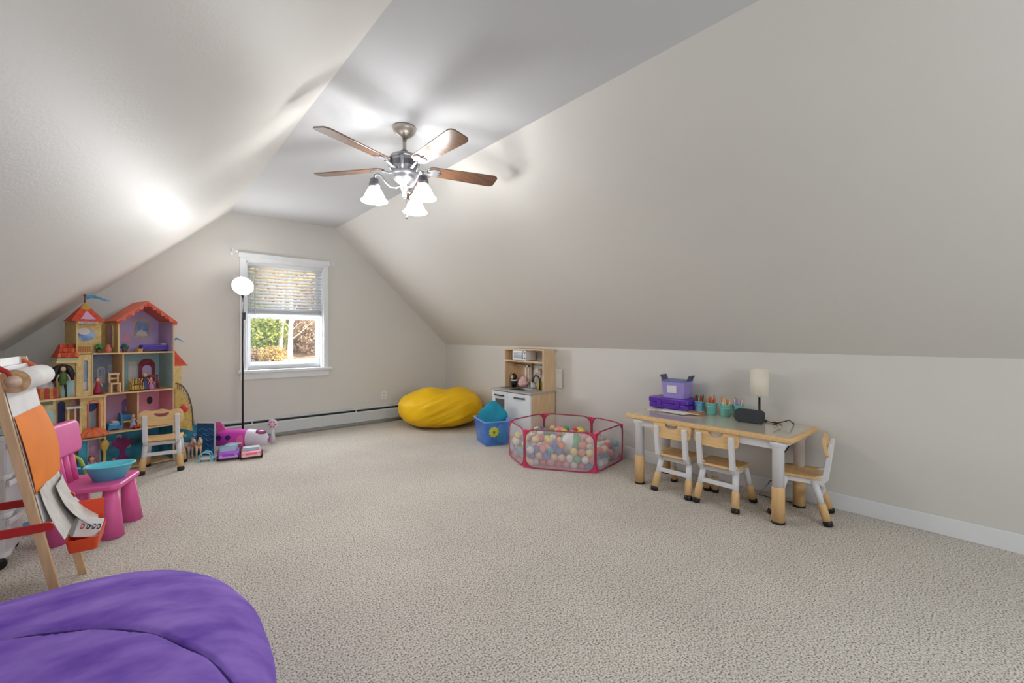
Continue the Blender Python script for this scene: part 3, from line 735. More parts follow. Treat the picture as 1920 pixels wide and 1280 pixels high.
def velvet():
    m = S('purple_velour', 112, 74, 186, .8, c2=srgb(160, 128, 218), vscale=6.5, detail=7, stretch=(1, 1.8, 1), sheen=.35, bump=.3, bscale=9, spec=.15)
    return m
VEL = velvet()
SEAM = [Vector((-.62, 1.56)), Vector((-.25, 1.60)), Vector((-.08, 1.50)), Vector((.04, 1.39)), Vector((.13, 1.25)), Vector((.19, 1.11)), Vector((.20, .95))]
def sdist(p):
    m = 9
    for a, c in zip(SEAM, SEAM[1:]):
        d = c - a; k = max(0, min(1, (p - a).dot(d) / d.length_squared)); m = min(m, (p - a - d * k).length)
    return m
OC = Vector((-.285, 1.43, 0))
def fo(q, ph):
    a, bq, c = .58, .60, .215
    e = .78
    cp, sp_ = sg(math.cos(ph), .62), sg(math.sin(ph), .72)
    x, y, z = a * cp * sg(math.cos(q), e), bq * cp * sg(math.sin(q), e), c + c * sp_
    v = Vector((x, y, z))
    if sp_ > .2:
        d = sdist(Vector((x + OC.x, y + OC.y)))
        z += -.013 * math.exp(-(d / .006) ** 2) + .005 * (1 - math.exp(-(d / .04) ** 2))
    v = Vector((x, y, z)); n = Vector((x, y, (z - c) * 1.6)).normalized()
    v += n * (mnoise.noise(v * 3.0) * .014 + mnoise.noise(v * 8) * .006)
    v.z = max(v.z, 0)
    return v
t = thing('floor_pouf', 'large purple velour floor pouf with a curved seam', 'pouf', OC)
pb = blob('', '', '', 0, 0, fo, 420, 240, VEL)
from mathutils.bvhtree import BVHTree
_bvh = BVHTree.FromPolygons([tuple(v) for v in pb.v], pb.f)
_path = []
for a, c in zip(SEAM, SEAM[1:]):
    for i in range(10):
        q = a.lerp(c, i / 10); h = _bvh.ray_cast(Vector((q.x - OC.x, q.y - OC.y, 1)), Vector((0, 0, -1)))[0]
        if h is not None: _path.append(h)
_path = [sum((_path[max(0, min(len(_path) - 1, i + k))] for k in range(-4, 5)), Vector()) / 9 for i in range(len(_path))]
pb.build('cushion', VEL, t)
MB().tube([p_ + Vector((0, 0, .0035)) for p_ in _path], .0034, 6).build('seam', S('purple_crease_shade', 64, 38, 116, .9), t)  # darker tube along the seam: the crease's shade put into its colour
MB().tube([(.575, .0, .16), (.578, -.1, .15), (.575, -.2, .17)], .004, 6).build('side_seam', VEL, t)

# ------------------------------------------------------------------ blue bin with teal cushion
bn = thing('toy_bin', 'see-through blue plastic toy bin with a yellow flower badge beside the mesh ball pit', 'toy bin', (2.95, 3.735, 0), R(-20))
BINM = see_through('blue_clear_plastic', srgb(96, 158, 245), .36, .25)
b = MB(); tub(b, .145, .205, .255, .86); b.build('bin_body', BINM, bn)
MB().ring(rrect(-.155, .155, -.215, .215, .02), rrect(-.140, .140, -.200, .200, .015), .25, .262, 'xy').build('rim', S('blue_rim', 120, 165, 235, .3), bn)
FL = S('flower_yellow_green', 206, 208, 84, .5); FC = S('flower_center', 70, 110, 60, .5)
Mb = Matrix.Translation((2.95, 3.735, 0)) @ Matrix.Rotation(R(-20), 4, 'Z')
Mf = Matrix.Translation((-.045, -.199, .15)) @ Matrix.Rotation(R(6.5), 4, 'X')
fd = MB().sph((0, 0, 0), (.036, .009, .036), 14, 8, M=Mf).build('flower_badge', FL, bn); fd['label'] = 'yellow-green flower badge'
for k in range(9):
    a = 2 * PI * k / 9
    MB().sph((.040 * math.cos(a), 0, .040 * math.sin(a)), (.018, .007, .018), 10, 6, M=Mf).build('petal', FL, fd)
MB().sph((0, -.008, 0), (.014, .006, .014), 12, 6, M=Mf).build('flower_center', FC, fd)
for k, (x, y, r_, c, lab) in enumerate(((.06, -.08, .075, (60, 190, 130), 'green toy ball'), (-.045, .035, .080, (40, 90, 190), 'dark blue toy ball'), (.055, .115, .05, (140, 110, 220), 'violet toy ball'), (-.07, -.09, .045, (60, 140, 235), 'light blue toy ball'))):
    w = Mb @ Vector((x, y, .0)); b = MB().sph((0, 0, r_), r_, 16, 10)
    tag(b.build('toy_ball', S('bin_toy%d' % k, *c, .4), loc=(w.x, w.y, .0065)), lab + ' lying in the blue bin', 'ball', 'toys in the blue bin')
TEALF = S('teal_plush', 18, 140, 168, .8, var=.2, vscale=10, sheen=.4, bump=.3, bscale=20)
b = MB()
b.sph((0, 0, 0), (.135, .125, .05), 32, 14, e=.42)
for v in b.v: v += v.normalized() * mnoise.noise(v * 9) * .02
w = Mb @ Vector((.02, .03, .285))
cu = thing('teal_cushion', 'teal plush cushion stuffed into the top of the blue bin', 'cushion', w)
cu.rotation_mode = 'QUATERNION'
_n = Vector((-.58, -.68, .42)).normalized(); _q = Vector((0, 0, 1)).rotation_difference(_n); _up = _q.inverted() @ Vector((.05, 0, 1)); cu.rotation_quaternion = _q @ Matrix.Rotation(math.atan2(_up.y, _up.x) - PI / 4, 3, 'Z').to_quaternion()
b.build('cushion_body', TEALF, cu)
MB().tube([(.133 * sg(math.cos(a), .42), .123 * sg(math.sin(a), .42), 0) for a in [2 * PI * i / 24 for i in range(24)]], .006, 6, closed=True).build('piping', TEALF, cu)

# ------------------------------------------------------------------ ball pit
HX = [(2.578, 2.808), (2.92, 2.294), (3.445, 2.39), (3.50, 2.80), (3.285, 3.27), (2.74, 3.20)]
PH = .335
bpit = thing('ball_pit', 'pink-edged white mesh pop-up ball pit full of plastic balls', 'ball pit', (3.08, 2.80, 0))
NET = see_through('white_net', (.86, .83, .86), .21, .8)
PINK = S('hot_pink_fabric', 214, 52, 104, .7, var=.08)
BIND = S('raspberry_binding', 172, 62, 92, .6, var=.1)
MB().prism([(x - 3.08, y - 2.80) for x, y in HX], 0.001, .005, 'xy').build('floor_sheet', S('pit_floor', 216, 150, 170, .8), bpit)
for k in range(6):
    a = Vector((*HX[k], 0)) - Vector((3.08, 2.80, 0)); c = Vector((*HX[(k + 1) % 6], 0)) - Vector((3.08, 2.80, 0))
    L = (c - a).length; ux = (c - a) / L; nn = Vector((ux.y, -ux.x, 0))
    M = Matrix(((ux.x, nn.x, 0, a.x), (ux.y, nn.y, 0, a.y), (0, 0, 1, .004), (0, 0, 0, 1)))
    lo = rrect(.008, L - .008, .004, PH, .085, 8)
    bow = lambda x, z: .012 * math.sin(PI * x / L) * math.sin(PI * z / PH)
    MB().prism(lo, -.0006, .0006, M=M).build('net_panel', NET, bpit)
    MB().tube([(x, 0, z) for x, z in lo], .0062, 8, closed=True, M=M).build('binding', BIND, bpit)
    for (x0, sx) in ((0, 1), (L, -1)):
        for (z0, sz) in ((PH - .004, -1), (.004, 1)):
            pts = [(x0, z0)]
            for i in range(5):
                t_ = i / 4; q = PI / 2 * t_
                pts.append((x0 + sx * (.008 + .085 * (1 - math.cos(q)) * 1.0), z0 + sz * (.085 * (1 - math.sin(q)))))
            g = [(x0, z0), (x0, z0 + sz * .085)] + [(x0 + sx * (.008 + .085 * (1 - math.cos(PI / 2 * i / 5))), z0 + sz * .085 * (1 - math.sin(PI / 2 * i / 5))) for i in range(6)]
            MB().prism(g, -.0012, .0012, M=M).build('gusset', PINK, bpit)
BC = [('yellow', (238, 214, 96)), ('orange', (236, 122, 66)), ('red', (214, 66, 72)), ('pink', (238, 140, 160)), ('green', (84, 172, 116)), ('teal', (92, 176, 188)), ('blue', (72, 100, 180)), ('purple', (132, 96, 160)), ('white', (236, 232, 226)), ('peach', (242, 190, 160))]
BM = [S('ball_' + n, *c, .35, var=.03) for n, c in BC]
br = .0335
ball_meshes = []
for m in BM:
    b = MB().sph((0, 0, 0), br, 12, 8); o = b.build('play_ball', m); ball_meshes.append(o.data); bpy.data.objects.remove(o)
def inside(x, y, mrg):
    for k in range(6):
        a = HX[k]; c = HX[(k + 1) % 6]; dx, dy = c[0] - a[0], c[1] - a[1]; l = math.hypot(dx, dy)
        if (dx * (y - a[1]) - dy * (x - a[0])) / l < mrg: return False
    return True
def edge_d(x, y):
    m = 9
    for k in range(6):
        a = HX[k]; c = HX[(k + 1) % 6]; dx, dy = c[0] - a[0], c[1] - a[1]; l = math.hypot(dx, dy)
        m = min(m, (dx * (y - a[1]) - dy * (x - a[0])) / l)
    return m
BEACH = Vector((2.965, 2.60, .20)); BR_ = .105
rb = random.Random(3); allb = []
step = br * 2 + .0015
for layer in range(4):
    z = .0065 + br + layer * br * 1.66
    ox = (layer % 2) * step / 2; oy = (layer % 2) * step * .577 / 2
    row = 0; y = 2.2
    while y < 3.4:
        x = 2.5 + (row % 2) * step / 2
        while x < 3.6:
            X, Y = x + ox, y + oy
            if inside(X, Y, br + .004 + (.025 if layer == 3 else 0)):
                top = layer == 3
                pile = .55 if top else 1.0
                if (not top) or rb.random() < .34 + .3 * (mnoise.noise(Vector((X * 5, Y * 5, 0))) > .1):
                    if (Vector((X, Y, z)) - BEACH).length > BR_ + br + .002: allb.append((X + rb.uniform(-.0006, .0006), Y, z, layer))
            x += step
        y += step * .866; row += 1
vis = []; rest = []
camv = Vector((0, 0, CAMH))
for (x, y, z, l) in allb:
    near = edge_d(x, y)
    dirc = (Vector((x, y, 0)) - Vector((3.08, 2.8, 0))).dot(Vector((-.74, -.67, 0)))
    score = l * .10 + (.14 - near if near < .09 and dirc > -.12 else -.2) * 2
    if l >= 2: score += .5
    vis.append((score, x, y, z))
vis.sort(reverse=True)
rest = vis[296:]; vis = vis[:296]
for (s_, x, y, z) in vis:
    ci = rb.choice([0, 0, 1, 2, 3, 3, 4, 5, 6, 6, 7, 8, 9, 9])
    o = bpy.data.objects.new('play_ball', ball_meshes[ci]); col.objects.link(o); o.location = (x, y, z); o.rotation_euler = (rb.random() * 3, rb.random() * 3, 0)
    tag(o, '%s plastic play ball heaped in the mesh ball pit' % BC[ci][0], 'ball', '%s balls in the ball pit' % BC[ci][0])
b = MB()
for (s_, x, y, z) in rest: b.sph((x, y, z), br, 8, 6, mi=rb.randrange(10))
o = b.build('buried_play_balls', BM); o['kind'] = 'stuff'; tag(o, 'lower layers of mixed plastic balls buried in the ball pit', 'balls')
bb = thing('beach_ball', 'green and white striped beach ball among the small balls', 'beach ball', BEACH)
for k in range(6):
    b = MB(); a0, a1 = 2 * PI * k / 6, 2 * PI * (k + 1) / 6
    b.lathe([(BR_ * math.cos(-PI / 2 + PI * i / 12), BR_ * math.sin(-PI / 2 + PI * i / 12)) for i in range(13)], 5, a0=a0, a1=a1, M=Matrix.Rotation(R(14), 4, 'Y') @ Matrix.Rotation(R(105), 4, 'Z'))
    b.build('gore', S('beach_green', 70, 168, 104, .35) if k % 2 == 0 else S('beach_white', 232, 234, 234, .35), bb)


# ------------------------------------------------------------------ dollhouse
PHI = R(16); DX = Vector((math.cos(PHI), math.sin(PHI), 0)); DN = Vector((-math.sin(PHI), math.cos(PHI), 0))
DO = Vector((.285, 5.115, 0))                       # foot of the front right corner
def FP(px, py, yl=0.0):                            # pixel -> (local x, z) on the plane a depth yl behind the front
    d = ray(px, py); o = Vector((0, 0, CAMH)); q = DO + DN * yl
    t = (q - o).dot(DN) / d.dot(DN); w = o + d * t
    return ((w - DO).dot(DX), max(0, w.z))
def fx(px, yl=0.0): return FP(px, 700, yl)[0]
def fz(px, py, yl=0.0): return FP(px, py, yl)[1]
DD = .335
CRM = S('doll_cream', 232, 200, 140, .6, var=.08, vscale=20)
TAN = S('doll_tan', 224, 190, 126, .6, var=.12, vscale=25, c2=srgb(238, 212, 150))
TANS = S('doll_stone', 234, 210, 148, .6, var=.06, vscale=40, c2=srgb(210, 178, 108))
RED = S('doll_red_tile', 214, 78, 52, .55, var=.18, vscale=30)
CORAL = S('doll_coral_roof', 224, 112, 88, .55, var=.05)
EDGE = S('doll_edge_wood', 232, 196, 148, .55, var=.05)
LIL = S('print_lilac', 198, 180, 226, .6, var=.08, vscale=8)
BLG = S('print_blue_grey', 146, 174, 206, .6, var=.12, vscale=8, c2=srgb(182, 198, 222))
AQG = S('print_aqua_grey', 166, 202, 210, .6, var=.10, vscale=8)
PNK = S('print_pink', 238, 178, 200, .6, var=.08, vscale=6, c2=srgb(204, 174, 224))
PN2 = S('print_rose', 238, 168, 200, .6, var=.06)
SEA = S('print_sea', 34, 128, 180, .5, var=.25, vscale=9, c2=srgb(74, 178, 212))
NAVY = S('print_navy', 30, 66, 118, .5, var=.25, vscale=14, c2=srgb(46, 108, 160))
SKYB = S('print_sky_blue', 84, 122, 206, .5, var=.2, vscale=14, c2=srgb(178, 206, 236))
WHT = S('print_white', 226, 222, 226, .6)
MAG = S('print_magenta', 168, 50, 130, .5, var=.2, vscale=18)
GOLD = S('doll_gold', 206, 164, 76, .45, var=.12, vscale=20)
ORNG = S('doll_orange', 232, 118, 56, .5, var=.12, vscale=20)
GRN = S('toy_green', 70, 140, 84, .6, var=.2, vscale=30)
BRN = S('toy_brown', 122, 78, 48, .6, var=.2, vscale=20)
dh = thing('dollhouse', 'big castle dollhouse with coral roofs, cream walls and many small rooms', 'dollhouse', DO, PHI)
x_r = fx(326); x_c = fx(197); x_m = fx(173); x_t = fx(223); x_d1 = fx(235); x_d2 = fx(263)
z3 = fz(260, 660); z2 = fz(260, 733); z1 = fz(250, 805)
z_e = fz(224, 600); z_p = fz(276, 567); x_p = fx(276)
th = .011
def wall(x, y0, y1, za, zb, m=EDGE, name='side_wall', w=th): return MB().bx(x - w / 2, x + w / 2, y0, y1, za, zb).build(name, m, dh)
def back(xa, xb, za, zb, m, name='back_panel', y=DD): return MB().bx(xa, xb, y - .006, y, za, zb).build(name, m, dh)
def shelf(xa, xb, z, name='floor_board', y1=DD): return MB().bx(xa, xb, 0, y1, z - th, z).build(name, EDGE, dh)
def pic(par, poly, m, y=DD - .0065, name='print', t=.002): return MB().prism(poly, y - t, y).build(name, m, par)
# storeys
wall(x_r, 0, DD, 0, z_e); wall(x_c, 0, DD, 0, z2); wall(x_m, 0, DD, z2, z3); wall(x_t, 0, DD, z3, z_e)
wall(x_d1, .05, DD, z2, z3 - th, EDGE, 'partition'); wall(x_d2, .05, DD, z1, z2 - th, EDGE, 'partition')
shelf(x_m, x_r, z3); shelf(x_c - .19, x_r, z2); shelf(x_c, x_r, z1); shelf(x_c, x_r, .02, 'base_board')
b3 = MB().prism([(x_t, z3), (x_r, z3), (x_r, z_e), (x_p, z_p), (x_t, z_e)], DD - .006, DD).build('back_panel', LIL, dh)
b2a = back(x_m, x_d1, z2, z3 - th, BLG); b2b = back(x_d1, x_r, z2, z3 - th, AQG)
b1a = back(x_c, x_d2, z1, z2 - th, PNK); b1b = back(x_d2, x_r, z1, z2 - th, PN2)
b0 = back(x_c, x_r, .02, z1 - th, SEA)
# coloured linings on the inside of the right wall
for (za, zb, m) in ((z3, z_e - .01, LIL), (z2, z3 - th, AQG), (z1, z2 - th, MAG if 0 else PN2), (.02, z1 - th, SEA)):
    MB().bx(x_r - th / 2 - .002, x_r - th / 2, .01, DD - .006, za, zb).build('wall_lining', m, dh)
# main gable roof with scalloped fascia
ov = .022
for s_, xe in ((-1, x_t), (1, x_r)):
    dx = xe - x_p; L = math.hypot(dx, z_p - z_e); nx, nz = (z_p - z_e) / L * (1 if s_ > 0 else -1), abs(dx) / L
    ex, ez = xe + ov * dx / L, z_e - ov * (z_p - z_e) / L
    rf = MB().prism([(x_p, z_p), (ex, ez), (ex + nx * .010, ez + nz * .010), (x_p + (nx * .010 if 0 else 0), z_p + .014)], -.025, DD + .01).build('roof_panel', CORAL, dh)
    n = 7
    for k in range(n):
        t0, t1 = k / n, (k + 1) / n
        a = (x_p + (ex - x_p) * t0, z_p + (ez - z_p) * t0); c = (x_p + (ex - x_p) * t1, z_p + (ez - z_p) * t1)
        mid = ((a[0] + c[0]) / 2, (a[1] + c[1]) / 2 - .030)
        MB().prism([a, (a[0], a[1] - .018), (a[0] * .7 + mid[0] * .3, mid[1] + .004), mid, (c[0] * .7 + mid[0] * .3, mid[1] + .004), (c[0], c[1] - .018), c], -.022, -.012).build('scallop', CORAL if k % 2 else RED, rf)
# top room prints
pic(b3, arch(fx(250, DD), fx(280, DD), fz(265, 632, DD), fz(265, 597, DD)), TAN)
pic(b3, arch(fx(252, DD), fx(278, DD), fz(265, 629, DD), fz(265, 600, DD)), SKYB, y=DD - .009)
pic(b3, [(fx(254, DD), fz(265, 629, DD)), (fx(276, DD), fz(265, 629, DD)), (fx(273, DD), fz(265, 622, DD)), (fx(263, DD), fz(265, 618, DD)), (fx(256, DD), fz(265, 623, DD))], WHT, y=DD - .0115)
pic(b3, rrect(fx(297, DD), fx(310, DD), fz(303, 645, DD), fz(303, 607, DD), .002, 1), NAVY)
pic(b3, rrect(fx(299, DD), fx(308, DD), fz(303, 645, DD), fz(303, 610, DD), .002, 1), LIL, y=DD - .009)
pic(b3, [(fx(228, DD), fz(240, 640, DD)), (fx(246, DD), fz(240, 640, DD)), (fx(240, DD), fz(240, 624, DD)), (fx(234, DD), fz(240, 624, DD))], PNK)
# outside of the left wall of the top storey: arched window
MB().prism([(p_, q_) for p_, q_ in arch(.12, .23, z3 + .05, z_e - .03)], x_t - th / 2 - .004, x_t - th / 2, 'yz').build('arched_window', PNK, dh)
MB().ring([(p_, q_) for p_, q_ in arch(.112, .238, z3 + .042, z_e - .022)], [(p_, q_) for p_, q_ in arch(.12, .23, z3 + .05, z_e - .03)], x_t - th / 2 - .007, x_t - th / 2, 'yz').build('window_surround', TAN, dh)
MB().bx(x_t - th / 2 - .001, x_t - th / 2, 0, DD, z3, z_e).build('stone_facing', TANS, dh)
# middle rooms prints
for (a, c, t_, u_) in ((182, 197, 687, 718), (201, 214, 684, 714)):
    pic(b2a, arch(fx(a, DD), fx(c, DD), fz(197, u_, DD), fz(197, t_, DD)), WHT); pic(b2a, arch(fx(a + 2, DD), fx(c - 2, DD), fz(197, u_ - 14, DD), fz(197, t_ + 3, DD)), SKYB, y=DD - .009)
pic(b2a, [(x_m + .01, z3 - .015), (x_m + .01, z3 - .06), (x_m + .06, z3 - .045), (x_m + .10, z3 - .06), (x_m + .15, z3 - .04), (x_d1 - .03, z3 - .06), (x_d1 - .02, z3 - .015)], SKYB)
pic(b2b, arch(fx(259, DD), fx(290, DD), z2 + .02, fz(275, 672, DD)), S('print_crimson', 150, 46, 62, .55, var=.3, vscale=18))
pic(b2b, arch(fx(266, DD), fx(283, DD), fz(275, 705, DD), fz(275, 684, DD)), LIL, y=DD - .009)
pic(b2b, arch(fx(303, DD), fx(317, DD), fz(310, 688, DD), fz(310, 670, DD)), ORNG)
pic(b2b, rrect(fx(303, DD), fx(317, DD), fz(310, 700, DD), fz(310, 689, DD), .001, 1), TANS)
pic(b2b, rrect(fx(304, DD), fx(316, DD), z2 + .002, fz(310, 701, DD), .001, 1), BRN)
pic(b2b, rrect(fx(240, DD), fx(256, DD), fz(248, 715, DD), fz(248, 678, DD), .003, 2), WHT)
# lower rooms prints
pic(b1a, arch(fx(228, DD), fx(250, DD), fz(240, 784, DD), fz(240, 746, DD)), S('print_violet', 150, 120, 200, .6, var=.2))
pic(b1a, [(fx(233, DD), fz(240, 770, DD)), (fx(247, DD), fz(240, 770, DD)), (fx(241, DD), fz(240, 750, DD)), (fx(238, DD), fz(240, 750, DD))], AQG, y=DD - .009)
n = 20
pic(b1b, [(fx(280, DD) + .022 * math.cos(2 * PI * i / n), fz(280, 750, DD) + .036 * math.sin(2 * PI * i / n)) for i in range(n)], S('oval_mirror', 60, 66, 68, .15))
pic(b1b, rrect(fx(300, DD), fx(316, DD), z1 + .005, z2 - .02, .004, 2), CRM)
# sea room: coral tree relief
ctx = fx(229, DD)
pic(b0, [(ctx - .05, .03), (ctx + .05, .03), (ctx + .018, .07), (ctx + .02, .12), (ctx + .07, .17), (ctx + .075, .21), (ctx + .04, .20), (ctx + .02, .24), (ctx, .20), (ctx - .03, .245), (ctx - .045, .20), (ctx - .08, .21), (ctx - .07, .165), (ctx - .018, .12), (ctx - .018, .07)], MAG, t=.006)
for k in range(7): pic(b0, [(fx(206 + 17 * k, DD) + .018 * math.cos(2 * PI * i / 9) * (1 + .3 * (i % 2)), .19 + .06 * math.sin(k * 2.1) + .018 * math.sin(2 * PI * i / 9)) for i in range(9)], (SKYB, PNK, AQG, GRN)[k % 4], t=.004)
# left stone tower
xt0, xt1 = fx(145), fx(173); zt = fz(160, 602)
tw = MB().ring(rrect(xt0, xt1, z2, z3, .001, 1) if 0 else arch(xt0, xt1, z2, z3)[:0] or [(xt0, z2), (xt1, z2), (xt1, z3), (xt0, z3)], [(xt0 + .030, z2 + .035), (xt1 - .022, z2 + .035), (xt1 - .022, z3 - .05), (xt0 + .030, z3 - .05)], 0, .012).build('tower_front', TAN, dh)
back(xt0, xt1, z2, z3, BLG)
pic(tw, arch(xt0 + .034, xt1 - .026, z2 + .04, z2 + .12), WHT, y=DD - .0065)
MB().bx(xt0 + .02, xt1 - .012, .020, .026, z2 + .02, z3 - .04).build('arch_recess', BLG, tw)
pic(tw, rrect(xt0 + .034, xt1 - .026, z2 + .05, z2 + .14, .004, 2), WHT, y=.0199)
pic(tw, rrect(xt0 + .038, xt1 - .030, z2 + .11, z2 + .16, .004, 2), SKYB, y=.0175)
MB().ring(arch(xt0 + .028, xt1 - .020, z2 + .035, z3 - .045), arch(xt0 + .034, xt1 - .026, z2 + .04, z3 - .055), -.004, .002).build('arch_trim', CRM, tw)
wall(xt0, 0, DD, z2, zt, TANS, 'tower_side'); MB().bx(xt0, fx(190, .06), .06, .07, z3, zt).build('tower_wall', TANS, dh)
MB().bx(fx(186, DD), x_t - .005, DD - .012, DD - .004, z3, z_e).build('tower_wall', TANS, dh)
shelf(xt0, x_m, z3, 'balcony_floor')
xb0, xb1 = fx(146), fx(172)
rl = MB().bx(xb0, xb1, -.008, .002, z3 + .058, z3 + .066).bx(xb0, xb1, -.008, .002, z3, z3 + .008).build('balcony_rail', TAN, dh)
for k in range(6):
    x = xb0 + .008 + (xb1 - xb0 - .016) * k / 5
    MB().bx(x - .0055, x + .0055, -.006, 0, z3 + .008, z3 + .058).build('baluster', S('doll_ochre', 190, 128, 72, .6), rl)
pr = pic(dh, [(fx(160, .06) + .062 * math.cos(2 * PI * i / 16), fz(178, 628, .06) + .050 * math.sin(2 * PI * i / 16)) for i in range(16)], SKYB, y=.0595)
pic(pr, [(fx(160, .06) + .04 * math.cos(2 * PI * i / 12) - .01, fz(178, 621, .06) + .028 * math.sin(2 * PI * i / 12)) for i in range(12)], WHT, y=.057)
# tower roof: four sided spire with banded front
xr0, xr1 = fx(131, 0), fx(196, 0); xap = fx(166); zr = fz(165, 602); za = fz(165, 566)
b = MB(); cy = .10
b.add([(xr0, -.03, zr), (xr1, -.03, zr), (xr1, .20, zr), (xr0, .20, zr), (xap, cy, za)], [(0, 1, 4), (1, 2, 4), (2, 3, 4), (3, 0, 4), (3, 2, 1, 0)])
sp_ = b.build('spire_roof', RED, dh)
def onroof(u, k, lift=.002):                       # u across, k up the front roof face
    z = zr + (za - zr) * k; y = -.03 + (cy + .03) * k
    xl = xr0 + (xap - xr0) * k; xh = xr1 + (xap - xr1) * k
    return (xl + (xh - xl) * u, y - lift, z + lift)
for (k0, k1, m, nm) in ((.08, .52, PNK, 'roof_motif'), (.64, .98, GOLD, 'spire_cap')):
    vs = []; N = 8
    for i in range(N + 1):
        u = i / N; bow = math.sin(PI * u)
        if nm == 'roof_motif': a, c = onroof(.25 + .5 * u, k0 + .02 * (1 - bow)), onroof(.25 + .5 * u, k0 + (k1 - k0) * bow)
        else: a, c = onroof(u, k0 + .10 * bow * -1 + .05), onroof(u, k1)
        vs += [a, c]
    b = MB(); b.add(vs + [(v[0], v[1] + .004, v[2] - .003) for v in vs], [(2 * i, 2 * i + 2, 2 * i + 3, 2 * i + 1) for i in range(N)] + [(18 + 2 * i, 19 + 2 * i, 21 + 2 * i, 20 + 2 * i) for i in range(N)])
    b.build(nm, m, sp_)
for k in range(9):
    x = xr0 + .05 + (xr1 - xr0 - .10) * k / 8
    MB().bx(x - .008, x + .008, -.018, -.008, zr - .022, zr).build('dentil', LIL if k % 2 else CRM, sp_)
MB().cyl((xap, cy, za - .005), (xap, cy, za + .055), .005, n=8).build('finial_pole', BRN, sp_)
MB().sph((xap, cy, za + .060), .0105, 12, 8).build('finial_ball', BRN, sp_)
def flag(x, y, z, L, h, par, s_=1):
    vs = []; N = 10
    for i in range(N + 1):
        u = i / N; zz = .014 * math.sin(u * 5.2) ; hh = h * (1 - .75 * u)
        vs += [(x + L * u, y + .006 * math.sin(u * 7), z + zz - hh / 2 + h / 2), (x + L * u, y + .006 * math.sin(u * 7), z + zz + hh / 2 + h / 2)]
    n = len(vs); b = MB()
    b.add(vs + [(v[0], v[1] + .003, v[2]) for v in vs], [(2 * i, 2 * i + 2, 2 * i + 3, 2 * i + 1) for i in range(N)] + [(n + 2 * i, n + 2 * i + 1, n + 2 * i + 3, n + 2 * i + 2) for i in range(N)] + [(2 * i, n + 2 * i, n + 2 * i + 2, 2 * i + 2) for i in range(N)] + [(2 * i + 1, 2 * i + 3, n + 2 * i + 3, n + 2 * i + 1) for i in range(N)] + [(0, 1, n + 1, n), (2 * N, n + 2 * N, n + 2 * N + 1, 2 * N + 1)])
    b.build('flag', S('flag_blue', 70, 150, 200, .5, var=.3, vscale=40), par)
flag(xap + .004, cy, za + .022, .155, .034, sp_)
# left wing: little red hipped roof, cornice, wall, terrace
xw0, xw1 = fx(108), fx(146); zw0 = fz(125, 671); zw1 = fz(125, 645)
wr = MB(); wr.add([(xw0 - .006, -.02, zw0), (xw1, -.02, zw0), (xw1, .18, zw0), (xw0 - .006, .18, zw0), (xw0 + .03, .04, zw1), (xw1, .04, zw1), (xw1, .12, zw1), (xw0 + .03, .12, zw1)], [(0, 1, 5, 4), (1, 2, 6, 5), (2, 3, 7, 6), (3, 0, 4, 7), (4, 5, 6, 7), (3, 2, 1, 0)])
wr = wr.build('wing_roof', RED, dh)
for r_ in range(3):
    for k in range(7):
        kk = (r_ + .5) / 3; x = xw0 + .03 * kk + (xw1 - xw0 - .03 * kk) * (k + .5) / 7
        y = -.02 + .06 * (r_ + .2) / 3; z = zw0 + (zw1 - zw0) * (r_ + .2) / 3
        M = Matrix.Translation((x, y - .002, z)) @ Matrix.Rotation(math.atan2(zw1 - zw0, .06), 4, 'X')
        MB().prism(arch(-.0125, .0125, 0, .034)[2:] + [(-.0125, 0), (.0125, 0)], 0, .003, 'xy', M=M).build('roof_tile', ORNG if (k + r_) % 3 == 0 else RED, wr)
MB().bx(xw0 - .004, xw1, -.012, .15, zw0 - .022, zw0).build('cornice', S('doll_mint', 176, 204, 168, .6), dh)
MB().bx(xw0 - .010, xw1, -.018, .155, zw0 - .040, zw0 - .022).build('cornice', CRM, dh)
ww = MB().bx(xw0, xw1, .02, .15, z2, zw0 - .04).build('wing_wall', CRM, dh)
MB().prism(arch(xw0 + .02, xw1 - .02, z2 + .004, zw0 - .07), .016, .0199).build('arched_door', AQG, ww)
xl0 = fx(58)
tv = []
for i in range(17):
    u = i / 16; tv.append((xl0 + (x_c - xl0) * u, -.05 - .02 * math.sin(u * 3 * PI)))
MB().prism(tv + [(x_c, .20), (xl0, .20)], z2 - .016, z2, 'xy').build('terrace', EDGE, dh)
# arcade under the terrace
xa0, xa1 = fx(100), x_c
MB().bx(xa0, xa1, .19, .196, .0, z2 - .016).build('arcade_back', TAN, dh)
for (a, c, m) in ((108, 122, S('print_deep_blue', 60, 60, 120, .5, var=.3, vscale=20)), (136, 148, PNK)):
    pic(dh, arch(fx(a, .19), fx(c, .19), z1, z2 - .05), m, y=.1895)
cw = MB().ring([(fx(151), z1 - .032), (x_c, z1 - .032), (x_c, z2 - .016), (fx(151), z2 - .016)], [(fx(167), z1 - .01), (fx(186), z1 - .01), (fx(186), z2 - .07), (fx(167), z2 - .07)], .01, .024).build('arcade_front', TAN, dh)
MB().bx(fx(165), fx(188), .10, .106, z1 - .02, z2 - .05).build('arcade_recess', S('print_pale_rose', 224, 190, 200, .6), dh)
pic(dh, [((fx(177)) + .040 * math.cos(2 * PI * i / 16), fz(177, 762) + .052 * math.sin(2 * PI * i / 16)) for i in range(16)], S('print_royal', 66, 84, 160, .5), y=.0995)
pic(dh, [(fx(169), z1), (fx(185), z1), (fx(183), fz(177, 780)), (fx(176), fz(177, 774)), (fx(170), fz(177, 782))], AQG, y=.0995)
MB().ring(arch(fx(164), fx(189), z1 - .015, z2 - .045), arch(fx(167), fx(186), z1 - .01, z2 - .055), .002, .010).build('arch_trim', CORAL, cw)
